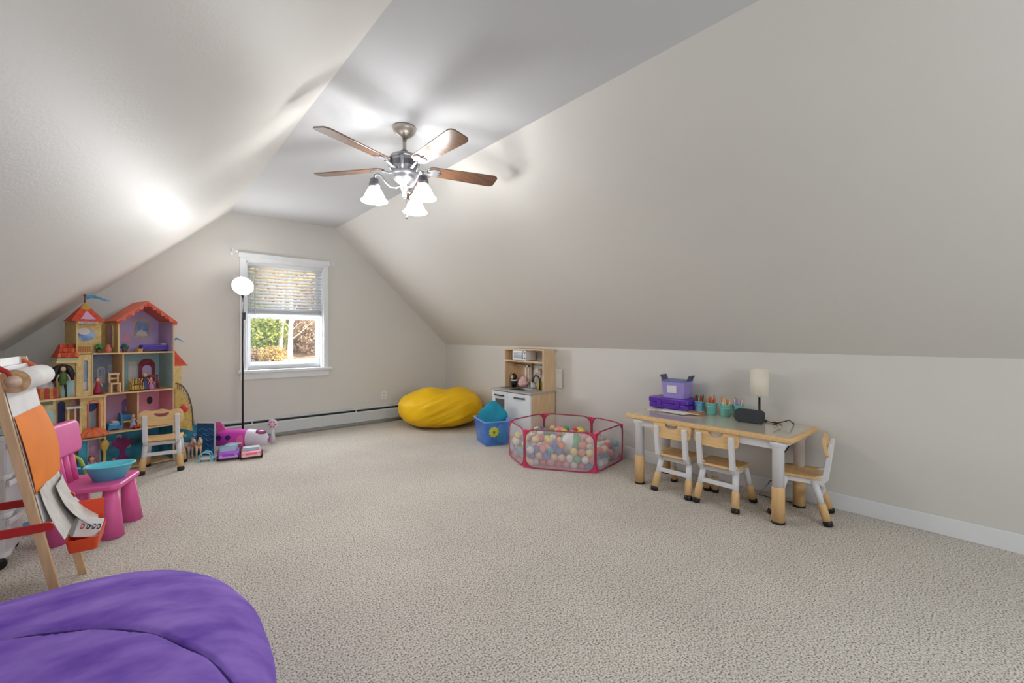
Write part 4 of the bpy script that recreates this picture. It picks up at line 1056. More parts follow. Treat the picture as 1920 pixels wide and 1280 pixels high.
for k, p_ in enumerate((128, 141, 151)):
    cl = MB().lathe([(.012, 0), (.012, .010), (.007, .016), (.0065, z2 - z1 - .08), (.011, z2 - z1 - .07), (.012, z2 - z1 - .06), (0, z2 - z1 - .06)], 12, (fx(p_, -.02), -.02, z1 - .02)).build('column', CRM, dh)
MB().bx(fx(124, -.02), fx(154, -.02), -.035, -.005, z2 - .095, z2 - .078).build('column_beam', S('doll_ice', 206, 216, 220, .5), dh)
MB().bx(xa0, x_c, -.03, .19, z1 - .032, z1 - .02).build('terrace_floor', TAN, dh)
# sea side of the ground floor, left of the gold column
MB().bx(fx(150), x_c, .04, .046, 0, z1 - .032).build('sea_panel', SEA, dh)
MB().prism(arch(fx(165, .04), fx(186, .04), .01, fz(175, 818, .04)), .034, .0399).build('sea_arch', S('print_mauve', 168, 132, 160, .5, var=.35, vscale=25), dh)
MB().ring(arch(fx(163, .04), fx(188, .04), .0, fz(175, 815, .04)), arch(fx(165, .04), fx(186, .04), .01, fz(175, 818, .04)), .030, .0399).build('arch_trim', AQG, dh)
gc = MB().lathe([(.026, 0), (.022, .012), (.012, .03), (.011, .10), (.016, .115), (.010, .125), (.011, .20), (.018, .212), (.026, .235), (.030, .255), (.024, .278), (.012, .292), (0, .296)], 16, (fx(196, -.03), -.03, 0)).build('gold_column', GOLD, dh)
# orange shell canopy
cx = fx(174, -.03); cz = fz(174, 816, -.03)
for k in range(7):
    a0, a1 = PI + PI * k / 7, PI + PI * (k + 1) / 7
    b = MB(); N = 5; vs = []
    for i in range(N + 1):
        t_ = i / N
        for aa in (a0, (a0 + a1) / 2, a1):
            rr = .10 * t_ * (1.06 if aa == (a0 + a1) / 2 else 1); vs.append((cx + rr * math.cos(aa) * 1.05, .0 + rr * math.sin(aa) * .9, cz + .055 * (1 - t_ * t_) + (.006 if aa == (a0 + a1) / 2 else 0)))
    fs = [(i * 3 + j, i * 3 + j + 1, i * 3 + j + 4, i * 3 + j + 3) for i in range(N) for j in range(2)]
    n = len(vs); b.add(vs + [(v[0], v[1], v[2] - .006) for v in vs], fs + [tuple(n + q for q in f[::-1]) for f in fs])
    b.build('shell_rib', ORNG if k % 2 else CORAL, dh)
# right side: little turret roof, stone strip, spiral slide with railing
xs = x_r + th / 2
zt0, zt1 = fz(327, 685), fz(327, 657)
MB().prism([(xs, zt0), (fx(351), zt0), (xs, zt1)], .0, .012).build('turret_roof', RED, dh)
MB().prism([(xs, zt0 + .004), (fx(351) + .008, zt0 + .004), (fx(351), zt0 - .006), (xs, zt0 - .006)], -.004, .016).build('turret_eave', CORAL, dh)
MB().bx(xs, fx(340), .0, .012, fz(330, 790), zt0).build('turret_wall', TANS, dh)
flag(xs, .02, fz(330, 640), .085, .024, dh)
rp = []; 
for i in range(15):
    u = i / 14; rp.append((xs + (fx(360) - xs) * math.sin(u * PI / 2 * 1.05), -.02, fz(328, 718) + (fz(340, 800) - fz(328, 718)) * (1 - math.cos(u * PI / 2))))
gd = MB().tube(rp, .006, 8).build('stair_rail', S('rail_bronze', 110, 84, 60, .5), dh)
MB().prism([(p_[0], p_[2] - .05) for p_ in rp] + [(xs, fz(340, 800))], -.012, .03).build('stair_side', S('stair_stone', 196, 168, 96, .6, var=.25, vscale=40), dh)
for i in range(1, 14): MB().cyl((rp[i][0], rp[i][1], rp[i][2] - .05), rp[i], .0028, n=6).build('stair_baluster', S('rail_bronze', 110, 84, 60, .5), gd)
MB().sph((fx(345, -.03), -.035, fz(345, 766, -.03)), (.032, .026, .036), 14, 10).build('red_bud', S('bud_red', 214, 60, 66, .4), dh)
pass

# toys standing in and on the dollhouse
Mdh = Matrix.Translation(DO) @ Matrix.Rotation(PHI, 4, 'Z')
def dtoy(name, label, cat, px_, z, yl, rz=0, group=None):
    w = Mdh @ Vector((fx(px_, yl), yl, z + .0005)); return thing(name, label, cat, w, PHI + rz, group)
def doll_chair(px_, z, yl, label, m, w=.055, h=.16):
    t = dtoy('doll_chair', label, 'toy chair', px_, z, yl, 0, 'toy chairs in the dollhouse')
    for sx in (-1, 1):
        for sy in (-1, 1): MB().bx(sx * w / 2 - .006, sx * w / 2 + .006, sy * w / 2 - .005, sy * w / 2 + .005, 0, h if sy > 0 else h * .45).build('leg', m, t)
    MB().bx(-w / 2 - .008, w / 2 + .008, -w / 2 - .006, w / 2 + .006, h * .45, h * .45 + .012).build('seat', m, t)
    MB().bx(-w / 2 - .010, w / 2 + .010, w / 2 - .007, w / 2 + .007, h - .012, h + .006).build('top_rail', m, t)
    MB().bx(-w / 2, w / 2, w / 2 - .004, w / 2 + .004, h * .7, h * .78).build('slat', m, t)
    return t
doll_chair(215, z2, .06, 'pale wooden toy chair in the blue middle room of the dollhouse', EDGE)
doll_chair(290, z2, .10, 'dark red toy chair in front of the crimson arch in the dollhouse', S('toy_wine', 128, 40, 60, .5), .05, .12)
def bed(px_, z, yl, L, W, H, label, m1, m2, m3):
    t = dtoy('toy_bed', label, 'toy bed', px_, z, yl)
    MB().bx(-L / 2, L / 2, -W / 2, W / 2, .012, H * .5).build('bed_base', m1, t, bevel=.003)
    MB().bx(-L / 2 + .006, L / 2 - .006, -W / 2 + .004, W / 2 - .004, H * .5, H * .72).build('mattress', m2, t, bevel=.005)
    MB().bx(L / 2 - .055, L / 2 - .012, -W / 2 + .012, W / 2 - .012, H * .72, H * .86).build('pillow', m3, t, bevel=.005)
    MB().prism(arch(-W / 2, W / 2, .012, H * 1.6), L / 2, L / 2 + .010, 'yz').build('headboard', m1, t)
    for sx in (-1, 1):
        for sy in (-1, 1): MB().bx(sx * (L / 2 - .008) - .006, sx * (L / 2 - .008) + .006, sy * (W / 2 - .008) - .006, sy * (W / 2 - .008) + .006, 0, .012).build('leg', m1, t)
    return t
bed(288, z3, .15, .20, .10, .085, 'violet toy bed under the blue arched window print of the top room', S('toy_violet', 86, 62, 176, .5), S('toy_violet_soft', 110, 90, 206, .6), WHT)
bed(212, z1, .12, .085, .09, .09, 'light blue toy bed in the pink room of the dollhouse', S('toy_blue', 64, 140, 200, .5), S('toy_blue_soft', 120, 184, 224, .6), WHT)
def plant(px_, z, yl, label, m=GRN):
    t = dtoy('toy_plant', label, 'toy plant', px_, z, yl, 0, 'toy plants in the dollhouse')
    MB().lathe([(0, 0), (.016, 0), (.021, .028), (.018, .028), (0, .024)], 12).build('pot', BRN, t)
    for k in range(7):
        a = 2 * PI * k / 7; MB().sph((.016 * math.cos(a), .016 * math.sin(a), .044 + .008 * (k % 3)), (.014, .014, .016), 8, 6).build('leaf_tuft', m, t)
plant(186, z3, .03, 'green potted toy plant on the tower balcony')
plant(234, z3, .05, 'teal potted toy plant at the left side of the top room', S('toy_teal_leaf', 46, 110, 112, .6, var=.2))
def figure(px_, z, yl, label, dress, skin, hair, h=.14, pattern=None):
    t = dtoy('toy_doll', label, 'doll', px_, z, yl, 0, 'dolls in the dollhouse')
    k = h / .14
    MB().lathe([(0, 0), (.034 * k, .002), (.030 * k, .02 * k), (.018 * k, .06 * k), (.011 * k, .078 * k), (.016 * k, .095 * k), (.013 * k, .106 * k), (.006 * k, .110 * k), (0, .111 * k)], 16).build('dress', dress, t)
    MB().sph((0, 0, .124 * k), (.014 * k, .014 * k, .017 * k), 12, 8).build('head', skin, t)
    MB().sph((0, .006 * k, .127 * k), (.0165 * k, .0135 * k, .019 * k), 12, 8).build('hair', hair, t)
    for s_ in (-1, 1): MB().tube([(s_ * .014 * k, 0, .100 * k), (s_ * .026 * k, -.004 * k, .080 * k), (s_ * .030 * k, -.014 * k, .062 * k)], [.0045 * k, .004 * k, .003 * k], 8).build('arm', skin, t)
    return t
SKIN = S('doll_skin', 224, 176, 146, .5)
figure(272, z2, .055, 'little doll in a navy dress in the middle storey', S('doll_navy_dress', 62, 66, 110, .6), SKIN, S('doll_blond', 214, 172, 96, .6), .15)
figure(283, z2, .05, 'little doll in a pink dress in the middle storey', S('doll_pink_dress', 214, 120, 176, .6), SKIN, S('doll_brownhair', 90, 56, 40, .6), .11)
figure(183, z2, .05, 'little doll in a crimson gown in the blue middle room', S('doll_crimson_dress', 176, 50, 82, .6), SKIN, BRN, .13)
figure(250, z1, .05, 'little doll in a white and blue dress in the pink room', S('doll_blue_dress', 170, 196, 230, .6), SKIN, S('doll_blond2', 226, 190, 120, .6), .12)
figure(172, .0, -.02, 'little doll in a mauve dress before the sea arch of the dollhouse', S('doll_mauve_dress', 190, 130, 160, .6), SKIN, S('doll_redhair', 168, 60, 44, .6), .17)
figure(213, .02, .06, 'little doll in a red dress in the sea room of the dollhouse', S('doll_red_dress', 200, 70, 110, .6), SKIN, S('doll_black2', 30, 28, 34, .5), .09)
# black and gold striped toy throne
t = dtoy('toy_throne', 'gold and black striped toy armchair in the middle storey', 'toy armchair', 256, z2, .05)
STR = bpy.data.materials.new('gold_black_stripe'); STR.use_nodes = True
_nt = STR.node_tree; _wv = _nt.nodes.new('ShaderNodeTexWave'); _wv.inputs['Scale'].default_value = 28; _wv.inputs['Distortion'].default_value = 4; _rr = _nt.nodes.new('ShaderNodeValToRGB')
_tc = _nt.nodes.new('ShaderNodeTexCoord'); _nt.links.new(_tc.outputs['Object'], _wv.inputs['Vector']); _rr.color_ramp.interpolation = 'CONSTANT'; _rr.color_ramp.elements[0].color = (*srgb(40, 30, 24), 1); _rr.color_ramp.elements[1].color = (*srgb(224, 182, 92), 1); _rr.color_ramp.elements[1].position = .45
_nt.links.new(_wv.outputs['Fac'], _rr.inputs['Fac']); _nt.links.new(_rr.outputs['Color'], _nt.nodes['Principled BSDF'].inputs['Base Color'])
MB().bx(-.040, .040, -.03, .03, .01, .05).build('seat', STR, t, bevel=.006)
MB().bx(-.040, .040, .018, .034, .05, .105).build('backrest', STR, t, bevel=.008)
for s_ in (-1, 1):
    MB().bx(s_ * .040 - .009, s_ * .040 + .009, -.03, .03, .01, .072).build('armrest', STR, t, bevel=.006)
    for sy in (-.024, .024): MB().bx(s_ * .035 - .005, s_ * .035 + .005, sy - .005, sy + .005, 0, .012).build('foot', BRN, t)
# table with desk in the pink room
t = dtoy('toy_desk', 'blue toy desk with cream top in the pink room of the dollhouse', 'toy desk', 238, z1, .11)
MB().bx(-.05, .05, -.03, .03, .060, .070).build('desk_top', CRM, t)
for sx in (-1, 1):
    for sy in (-1, 1): MB().bx(sx * .044 - .004, sx * .044 + .004, sy * .025 - .004, sy * .025 + .004, 0, .060).build('leg', S('toy_blue', 64, 140, 200, .5), t)
MB().bx(-.05, .05, .022, .030, .07, .12).build('desk_hutch', S('toy_blue', 64, 140, 200, .5), t)
t = dtoy('gold_tiara', 'small gold toy tiara on the floor of the top room', 'toy tiara', 262, z3, .03)
n = 16
b = MB(); vs = [(.019 * math.cos(2 * PI * i / n), .019 * math.sin(2 * PI * i / n), 0) for i in range(n)] + [(.022 * math.cos(2 * PI * i / n), .022 * math.sin(2 * PI * i / n), .036 if i % 2 else .018) for i in range(n)]
vi = [(v[0] * .88, v[1] * .88, v[2]) for v in vs]; m_ = 2 * n
b.add(vs + vi, [(i, (i + 1) % n, n + (i + 1) % n, n + i) for i in range(n)] + [(m_ + i, m_ + n + i, m_ + n + (i + 1) % n, m_ + (i + 1) % n) for i in range(n)] + [(n + i, n + (i + 1) % n, m_ + n + (i + 1) % n, m_ + n + i) for i in range(n)])
b.build('crown_band', GOLD, t)
t = dtoy('toy_vase', 'pinkish toy vase before the arched window on the balcony', 'toy vase', 203, z3, .02)
MB().lathe([(0, 0), (.016, 0), (.026, .03), (.012, .06), (.016, .07), (0, .068)], 14).build('vase_body', S('vase_rose', 206, 110, 92, .4), t)
t = dtoy('toy_car', 'little red toy car parked in the pink room of the dollhouse', 'toy car', 254, z1, .025, R(10))
MB().prism([(-.03, .006), (.03, .006), (.03, .018), (.018, .02), (.010, .032), (-.012, .032), (-.02, .02), (-.03, .018)], -.013, .013).build('car_body', S('toy_red', 206, 50, 52, .35), t, bevel=.002)
for x in (-.018, .018):
    for y in (-.013, .013): MB().cyl((x, y - .003, .008), (x, y + .003, .008), .008, n=12).build('wheel', BLACK, t)
# terrace: big doll with black hair, orange fence, white tent, lilac cone
t = dtoy('fashion_doll', 'doll with long black hair and green dress on the dollhouse terrace', 'doll', 118, z2, -.025)
MB().lathe([(0, .10), (.020, .10), (.018, .12), (.026, .14), (.018, .165), (.022, .185), (.010, .20), (0, .20)], 16).build('dress', S('doll_green_dress', 74, 104, 48, .6, var=.3, vscale=30), t)
for s_ in (-1, 1):
    MB().tube([(s_ * .012, 0, .105), (s_ * .016, -.004, .055), (s_ * .018, 0, .0)], [.009, .007, .006], 8).build('leg', S('doll_black_tights', 40, 40, 46, .5) if s_ > 0 else S('doll_olive_tights', 150, 140, 60, .5), t)
    MB().tube([(s_ * .020, 0, .185), (s_ * .034, -.006, .155), (s_ * .036, -.018, .125)], [.006, .005, .004], 8).build('arm', SKIN, t)
MB().sph((0, -.006, .225), (.016, .015, .020), 14, 10).build('head', SKIN, t)
b = MB()
vs = []; N = 18; K = 10
b.sph((0, .012, .235), (.030, .022, .028), 16, 10)
for s_ in (-1, 1): b.tube([(s_ * .012, .010, .25), (s_ * .036, .010, .23), (s_ * .050, .008, .18), (s_ * .054, .004, .13)], [.014, .022, .022, .010], 10)
b.tube([(0, .018, .24), (0, .026, .18), (0, .026, .12)], [.03, .034, .02], 12)
b.build('hair', S('doll_black_hair', 24, 24, 30, .4), t)
fence_m = [S('fence_orange', 204, 132, 60, .5, var=.3, vscale=30), S('fence_red', 178, 44, 40, .5, var=.25, vscale=30)]
t = dtoy('toy_barrier', 'orange and red toy fence along the dollhouse terrace', 'toy fence', 82, z2, -.03)
x0_, x1_ = fx(58, -.03) - fx(82, -.03), fx(108, -.03) - fx(82, -.03)
for k in range(6):
    a = x0_ + (x1_ - x0_) * k / 6; c = x0_ + (x1_ - x0_) * (k + 1) / 6
    MB().prism(arch(a + .001, c - .001, 0, .085), -.006, .006).build('fence_board', fence_m[k % 2], t)
MB().bx(x0_, x1_, .006, .012, .03, .042).build('fence_rail', BRN, t)
t = dtoy('toy_tent', 'white cone-shaped toy tent with teal tip behind the orange fence', 'toy tent', 86, z2, .065)
MB().lathe([(.062, 0), (.058, .04), (.045, .10), (.03, .14), (.016, .155), (0, .157)], 20).build('tent_cloth', S('tent_white', 222, 222, 224, .8, var=.05), t)
MB().lathe([(.036, .135), (.034, .15), (.020, .175), (0, .182)], 14).build('tent_tip', S('tent_teal', 70, 180, 178, .6), t)
t = dtoy('lilac_cushion', 'lilac fabric bundle standing on the terrace behind the white tent', 'fabric bundle', 100, z2, .145)
b = MB().sph((0, 0, .10), (.055, .045, .10), 18, 12)
for v in b.v: v += Vector((v.x, v.y, 0)) * .3 * mnoise.noise(v * 16); v.z = max(0, v.z)
b.build('bundle', S('lilac_cloth', 176, 150, 210, .8, var=.1), t)
# loose printed cardboard panel leaning under the terrace
t = dtoy('printed_panel', 'cream printed cardboard panel standing under the left terrace', 'panel', 82, 0, -.02)
pw0, pw1 = fx(62, -.02) - fx(82, -.02), fx(104, -.02) - fx(82, -.02); ph_ = fz(82, 748, -.02)
MB().prism(rrect(pw0, pw1, 0, ph_, .03, 5), -.006, .006).build('board', S('panel_print', 226, 208, 164, .6, c2=srgb(190, 168, 112), vscale=22), t)
MB().prism(arch(pw0 + .05, pw0 + .11, ph_ - .22, ph_ - .09), -.008, -.006).build('panel_window', AQG, t)
MB().prism(rrect(pw0 + .015, pw1 - .015, ph_ - .05, ph_ - .02, .006), -.008, -.006).build('panel_frieze', S('panel_green', 118, 132, 104, .6), t)
t = thing('gold_toy_horn', 'small gold shell toy under the terrace beside the pink chair', 'toy', Mdh @ Vector((fx(106, -.06), -.08, 0)))
MB().lathe([(0, 0), (.05, 0), (.04, .03), (.02, .20), (.03, .22), (.04, .25), (.03, .28), (0, .29)], 16).build('shell_post', GOLD, t)

# ------------------------------------------------------------------ toys to the right of the dollhouse
g = G(340, 853); h_ = G(373, 853); e_ = G(405, 856)
zt_ = CAMH - (788 - HY) / FPX * 0 
bx_ = thing('sea_playset_box', 'teal and navy folding sea-print play box beside the dollhouse', 'play box', (.47, 5.17, 0))
H_ = .31
p0, p1, p2 = Vector((.325 - .47, 5.27 - 5.17)), Vector((.455 - .47, 5.20 - 5.17)), Vector((.585 - .47, 5.075 - 5.17))
def upright(a, c, m, name, h):
    d = (c - a); L = d.length; d /= L; n = Vector((d.y, -d.x))
    M = Matrix(((d.x, n.x, 0, a.x), (d.y, n.y, 0, a.y), (0, 0, 1, 0), (0, 0, 0, 1)))
    o = MB().bx(0, L, -.010, .0, 0, h, M=M).build(name, m, bx_); return M, L, o
M1, L1, o1 = upright(p0, p1, SEA, 'teal_panel', H_ - .015); M2, L2, o2 = upright(p1, p2, NAVY, 'navy_panel', H_)
MB().bx(L2 - .006, L2 + .002, -.012, .004, 0, H_ + .003, M=M2).bx(0, L2, -.012, .004, H_, H_ + .004, M=M2).build('panel_edging', S('edging_pale', 196, 200, 206, .5), o2)
for k in range(5):
    MB().tube([(.015 + (L2 - .03) * i / 12, .002, .05 + .05 * k + .012 * math.sin(i * 1.1 + k)) for i in range(13)], .0035, 6, M=M2).build('wave_line', S('wave_blue', 60, 130, 190, .5), o2)
for k in range(5):
    MB().prism([(.02 + .028 * k + .016 * math.cos(2 * PI * i / 10), .10 + .05 * math.sin(k * 2) + .016 * math.sin(2 * PI * i / 10) + .05) for i in range(10)], .0005, .003, M=M1).build('bubble', (SKYB, AQG)[k % 2], o1)
def horse(loc, rz, label, m, mane, h=.17):
    t = thing('toy_horse', label, 'toy horse', loc, rz, 'toy horses'); k = h / .17
    b = MB(); P = lambda *a: tuple(x * k for x in a)
    b.tube([P(-.055, 0, .095), P(-.045, 0, .100), P(-.01, 0, .098), P(.03, 0, .102), P(.048, 0, .106)], [.012 * k, .024 * k, .022 * k, .025 * k, .016 * k], 12)
    b.tube([P(.036, 0, .105), P(.055, 0, .128), P(.066, 0, .150)], [.020 * k, .014 * k, .011 * k], 10)
    b.tube([P(.060, 0, .153), P(.074, 0, .148), P(.090, 0, .134), P(.096, 0, .128)], [.012 * k, .0125 * k, .008 * k, .0065 * k], 10)
    for s_ in (-1, 1):
        b.tube([P(.036, s_ * .013, .095), P(.038, s_ * .014, .055), P(.036, s_ * .014, .030), P(.040, s_ * .014, 0)], [.012 * k, .007 * k, .0055 * k, .007 * k], 8)
        b.tube([P(-.042, s_ * .013, .095), P(-.038, s_ * .014, .066), P(-.050, s_ * .014, .040), P(-.046, s_ * .014, 0)], [.015 * k, .010 * k, .006 * k, .007 * k], 8)
        b.tube([P(.062, s_ * .006, .158), P(.064, s_ * .008, .172)], [.004 * k, .001 * k], 6)
    b.build('horse_body', m, t)
    MB().tube([P(.064, 0, .168), P(.050, 0, .152), P(.036, 0, .130), P(.022, 0, .118)], [.005 * k, .008 * k, .008 * k, .004 * k], 8).build('mane', mane, t)
    MB().tube([P(-.055, 0, .108), P(-.074, 0, .095), P(-.078, 0, .055)], [.006 * k, .009 * k, .003 * k], 8).build('tail', mane, t)
g = Vector((.375, 5.13, 0)); horse((g.x, g.y, 0), R(-60), 'white and brown toy horse before the teal play box', S('horse_pinto', 226, 214, 206, .5, c2=srgb(186, 130, 120), vscale=9, var=.02), BRN, .20)
g = Vector((.445, 5.10, 0)); horse((g.x, g.y, 0), R(-75), 'tan toy horse with pale mane before the navy panel', S('horse_tan', 236, 194, 158, .5, var=.08), S('horse_mane', 238, 220, 190, .5), .20)
w = Vector((.42, 5.30, 0))
t = thing('grey_bell_toy', 'grey bell-shaped toy on a post behind the teal play box', 'toy bell', w)
MB().lathe([(.03, 0), (.028, .01), (.008, .014), (.007, .28), (0, .28)], 14).build('post', S('bell_stand', 170, 172, 172, .5), t)
MB().lathe([(.034, .28), (.036, .285), (.030, .30), (.022, .33), (.012, .345), (.006, .352), (.007, .36), (0, .364)], 18).build('bell', S('bell_grey', 150, 154, 156, .4, metal=.3), t)

# toy aeroplane
MGT = S('toy_magenta', 216, 66, 190, .35, var=.06); WTG = S('toy_pale_grey', 214, 212, 222, .35); PKT = S('toy_pink', 236, 110, 170, .35)
pl = thing('toy_plane', 'magenta and white toy jet aeroplane behind the toy cars', 'toy aeroplane', (.81, 5.10, 0), R(-36))
pl.scale = (1.22, 1.22, 1.22)
fus = MB(); n = 16
secs = [(-.20, .045, .045, .11), (-.19, .062, .065, .11), (-.05, .068, .072, .108), (.06, .068, .072, .105), (.14, .060, .064, .10), (.19, .045, .046, .092), (.215, .02, .02, .085)]
vs = []; 
for (x, ry, rz_, zc) in secs:
    for j in range(n): a = 2 * PI * j / n; vs.append((x, ry * sg(math.cos(a), .8), zc + rz_ * sg(math.sin(a), .8)))
fs = [(i * n + j, i * n + (j + 1) % n, (i + 1) * n + (j + 1) % n, (i + 1) * n + j) for i in range(len(secs) - 1) for j in range(n)] + [tuple(range(n)), tuple(range((len(secs) - 1) * n, len(secs) * n))]
fus.add(vs, fs, 0, True); fus.build('fuselage', MGT, pl)
fus = MB(); vs = [(x + .001, ry * 1.04 * sg(math.cos(2 * PI * j / n), .8), zc + rz_ * 1.04 * sg(math.sin(2 * PI * j / n), .8)) for (x, ry, rz_, zc) in secs[3:] for j in range(n)]
fus.add(vs, [(i * n + j, i * n + (j + 1) % n, (i + 1) * n + (j + 1) % n, (i + 1) * n + j) for i in range(3) for j in range(n)], 0, True); fus.build('nose', WTG, pl)
MB().prism([(-.05, -.068), (.05, -.068), (-.01, -.13), (-.06, -.13)], .075, .088, 'xy').build('wing', WTG, pl, bevel=.004)
MB().prism([(-.05, .068), (.05, .068), (-.01, .20), (-.07, .20)], .075, .088, 'xy').build('wing', WTG, pl, bevel=.004)
MB().prism([(-.19, .16), (-.11, .165), (-.16, .245), (-.205, .245)], -.006, .006).build('tail_fin', PKT, pl, bevel=.003)
MB().sph((.145, 0, .150), (.05, .045, .022), 14, 8).build('cockpit', S('toy_window', 150, 60, 120, .2), pl)
for x in (-.14, -.07): MB().cyl((x, -.066, .125), (x, -.072, .125), .020, n=14).build('porthole', S('toy_window_dark', 60, 44, 110, .2), pl)
MB().prism(arch(.0, .05, .05, .14), -.074, -.066).build('door', PKT, pl)
for (x, y) in ((-.10, -.04), (-.10, .04), (.12, 0)): MB().cyl((x, y - .008, .018), (x, y + .008, .018), .018, n=14).tube([(x, y, .02), (x, y, .06)], .005, 6).build('wheel', WTG, pl)
t = thing('spotted_toy_fan', 'white and pink spotted round toy paddle against the heater', 'toy paddle', (1.125, 5.24, 0), R(-40))
MB().tube([(0, 0, 0), (0, 0, .16)], [.03, .012], 12).build('handle', WTG, t)
MB().lathe([(0, -.008), (.052, -.008), (.056, 0), (.052, .008), (0, .008)], 24, M=Matrix.Translation((0, 0, .205)) @ Matrix.Rotation(R(90), 4, 'X')).build('disc', S('toy_pale_pink', 232, 212, 222, .4), t)
for k in range(6):
    a = 2 * PI * k / 6; MB().cyl((.030 * math.cos(a), -.0085, .205 + .030 * math.sin(a)), (.030 * math.cos(a), -.0105, .205 + .030 * math.sin(a)), .009, n=10).build('spot', S('toy_rose_spot', 196, 96, 150, .4), t)

def car(loc, rz, label, body, trim, W, L, Hh, top, name='toy_convertible'):
    t = thing(name, label, 'toy car', loc, rz, 'toy cars on the carpet')
    MB().prism([(-L / 2, .03), (-L / 2 + .012, .018), (L / 2 - .012, .018), (L / 2, .035), (L / 2, Hh * .62), (L / 2 - .02, Hh * .70), (-L / 2 + .02, Hh * .70), (-L / 2, Hh * .6)], -W / 2, W / 2).build('car_body', body, t, bevel=.010, seg=3)
    for x in (-L * .29, L * .29):
        for y in (-W / 2, W / 2):
            wl = MB().cyl((x, y - .010, .024), (x, y + .010, .024), .024, n=18).build('wheel', BLACK, t)
            MB().cyl((x, y - .012, .024), (x, y + .012, .024), .012, n=14).build('hubcap', trim, wl)
    MB().bx(L / 2 - .002, L / 2 + .006, -W / 2 + .008, W / 2 - .008, .026, .042).build('bumper', trim, t, bevel=.003)
    for y in (-W / 2 + .024, W / 2 - .024): MB().cyl((L / 2 - .004, y, Hh * .48), (L / 2 + .004, y, Hh * .48), .011, n=14).build('headlight', trim, t)
    if top == 'open':
        MB().tube([(L * .16, -W / 2 + .012, Hh * .68), (L * .10, -W / 2 + .016, Hh * 1.15), (L * .10, W / 2 - .016, Hh * 1.15), (L * .16, W / 2 - .012, Hh * .68)], .006, 8).build('windscreen_frame', S('toy_cyan', 130, 210, 226, .3), t)
        MB().prism([(L * .15, Hh * .69), (L * .10, Hh * 1.13), (L * .095, Hh * 1.13), (L * .145, Hh * .69)], -W / 2 + .018, W / 2 - .018).build('windscreen', see_through('toy_windscreen', (.6, .85, .95), .45, .1), t)
        MB().tube([(-L * .34, -W / 2 + .012, Hh * .68), (-L * .32, -W / 2 + .014, Hh * 1.05), (-L * .32, W / 2 - .014, Hh * 1.05), (-L * .34, W / 2 - .012, Hh * .68)], .006, 8).build('roll_bar', S('toy_cyan', 130, 210, 226, .3), t)
        for y in (-W * .2, W * .2): MB().bx(-L * .20, -L * .12, y - W * .13, y + W * .13, Hh * .68, Hh * 1.0).build('seat', PKT, t, bevel=.006)
    else:
        MB().prism([(-L * .34, Hh * .68), (L * .22, Hh * .68), (L * .12, Hh * .98), (-L * .28, Hh * .98)], -W / 2 + .012, W / 2 - .012).build('cabin', WTG, t, bevel=.008)
        MB().prism([(L * .222, Hh * .72), (L * .137, Hh * .94), (L * .139, Hh * .95), (L * .226, Hh * .72)], -W / 2 + .022, W / 2 - .022).build('windscreen', S('toy_glass_blue', 150, 190, 210, .15), t)
    return t
a = G(421, 864); car((a.x + .045, a.y + .075, 0), R(-100), 'purple open toy car with cyan windscreen on the carpet', S('toy_purple', 160, 70, 200, .35), S('toy_lilac', 206, 160, 226, .4), .165, .19, .105, 'open')
a = G(464, 861); car((a.x + .045, a.y + .075, 0), R(-100), 'pink toy car with white roof beside the purple one', S('toy_salmon', 240, 120, 150, .35), S('toy_cream2', 240, 214, 206, .4), .165, .19, .10, 'closed', 'toy_coupe')
b = MB(); t = thing('toy_carriage', 'pale blue toy carriage frame beside the purple car', 'toy carriage', (.50, 4.90, 0), R(-20))
for y in (-.03, .03):
    MB().tube([(-.05, y, .02), (-.045, y, .06), (-.01, y, .085), (.03, y, .075), (.05, y, .02)], .006, 8).build('frame_arch', S('toy_cyan', 130, 210, 226, .3), t)
for x in (-.05, .05): MB().cyl((x, -.036, .014), (x, .036, .014), .014, n=14).build('wheel', S('toy_cyan', 130, 210, 226, .3), t)
MB().bx(-.05, .05, -.03, .03, .02, .032).build('seat_pan', WTG, t)

# ------------------------------------------------------------------ pink chair with tub
PKC = S('pink_chair_plastic', 230, 100, 166, .42, var=.03)
pk = thing('plastic_chair', 'chunky pink plastic kids chair holding a blue tub', 'chair', (-.175, 3.555, 0), R(-19))
MB().prism(rrect(-.165, .165, -.165, .165, .045, 6), .272, .304, 'xy').build('seat', PKC, pk, bevel=.012, seg=3)
for sx in (-1, 1):
    for sy in (-1, 1):
        MB().tube([(sx * .110, sy * .110, .275), (sx * .128, sy * .130, 0.0)], [.034, .052], 20).build('leg', PKC, pk)
Mbk = Matrix.Translation((-.118, 0, .30)) @ Matrix.Rotation(R(-9), 4, 'Y')
for y in (-.062, 0, .062): MB().tube([(0, y, -.012), (0, y, .18)], .017, 12, M=Mbk).build('spindle', PKC, pk)
MB().prism([(-.13, .16), (.13, .16), (.15, .20), (.165, .33), (.13, .352), (-.13, .352), (-.165, .33), (-.15, .20)], -.028, .028, 'yz', M=Mbk).build('backrest', PKC, pk, bevel=.016, seg=3)
TUBM = S('aqua_plastic', 104, 218, 238, .3, var=.04)
tb2 = thing('water_tub', 'aqua blue oval plastic tub with a small lip handle on the pink chair', 'tub', (-.115, 3.52, .305), R(-6))
tb2.scale = (.84, .84, .95)
def oval(a, c, z, n=40): return [(a * math.cos(2 * PI * i / n), c * math.sin(2 * PI * i / n), z) for i in range(n)]
L_ = [oval(.085, .055, 0), oval(.128, .085, .085), oval(.145, .10, .088), oval(.146, .101, .094), oval(.124, .081, .094), oval(.080, .050, .006)]
b = MB(); n = 40
b.add([p for q in L_ for p in q], [(k * n + i, k * n + (i + 1) % n, (k + 1) * n + (i + 1) % n, (k + 1) * n + i) for k in range(5) for i in range(n)] + [tuple(range(n))[::-1], tuple(range(5 * n, 6 * n))], 0, True)
b.build('tub_body', TUBM, tb2)
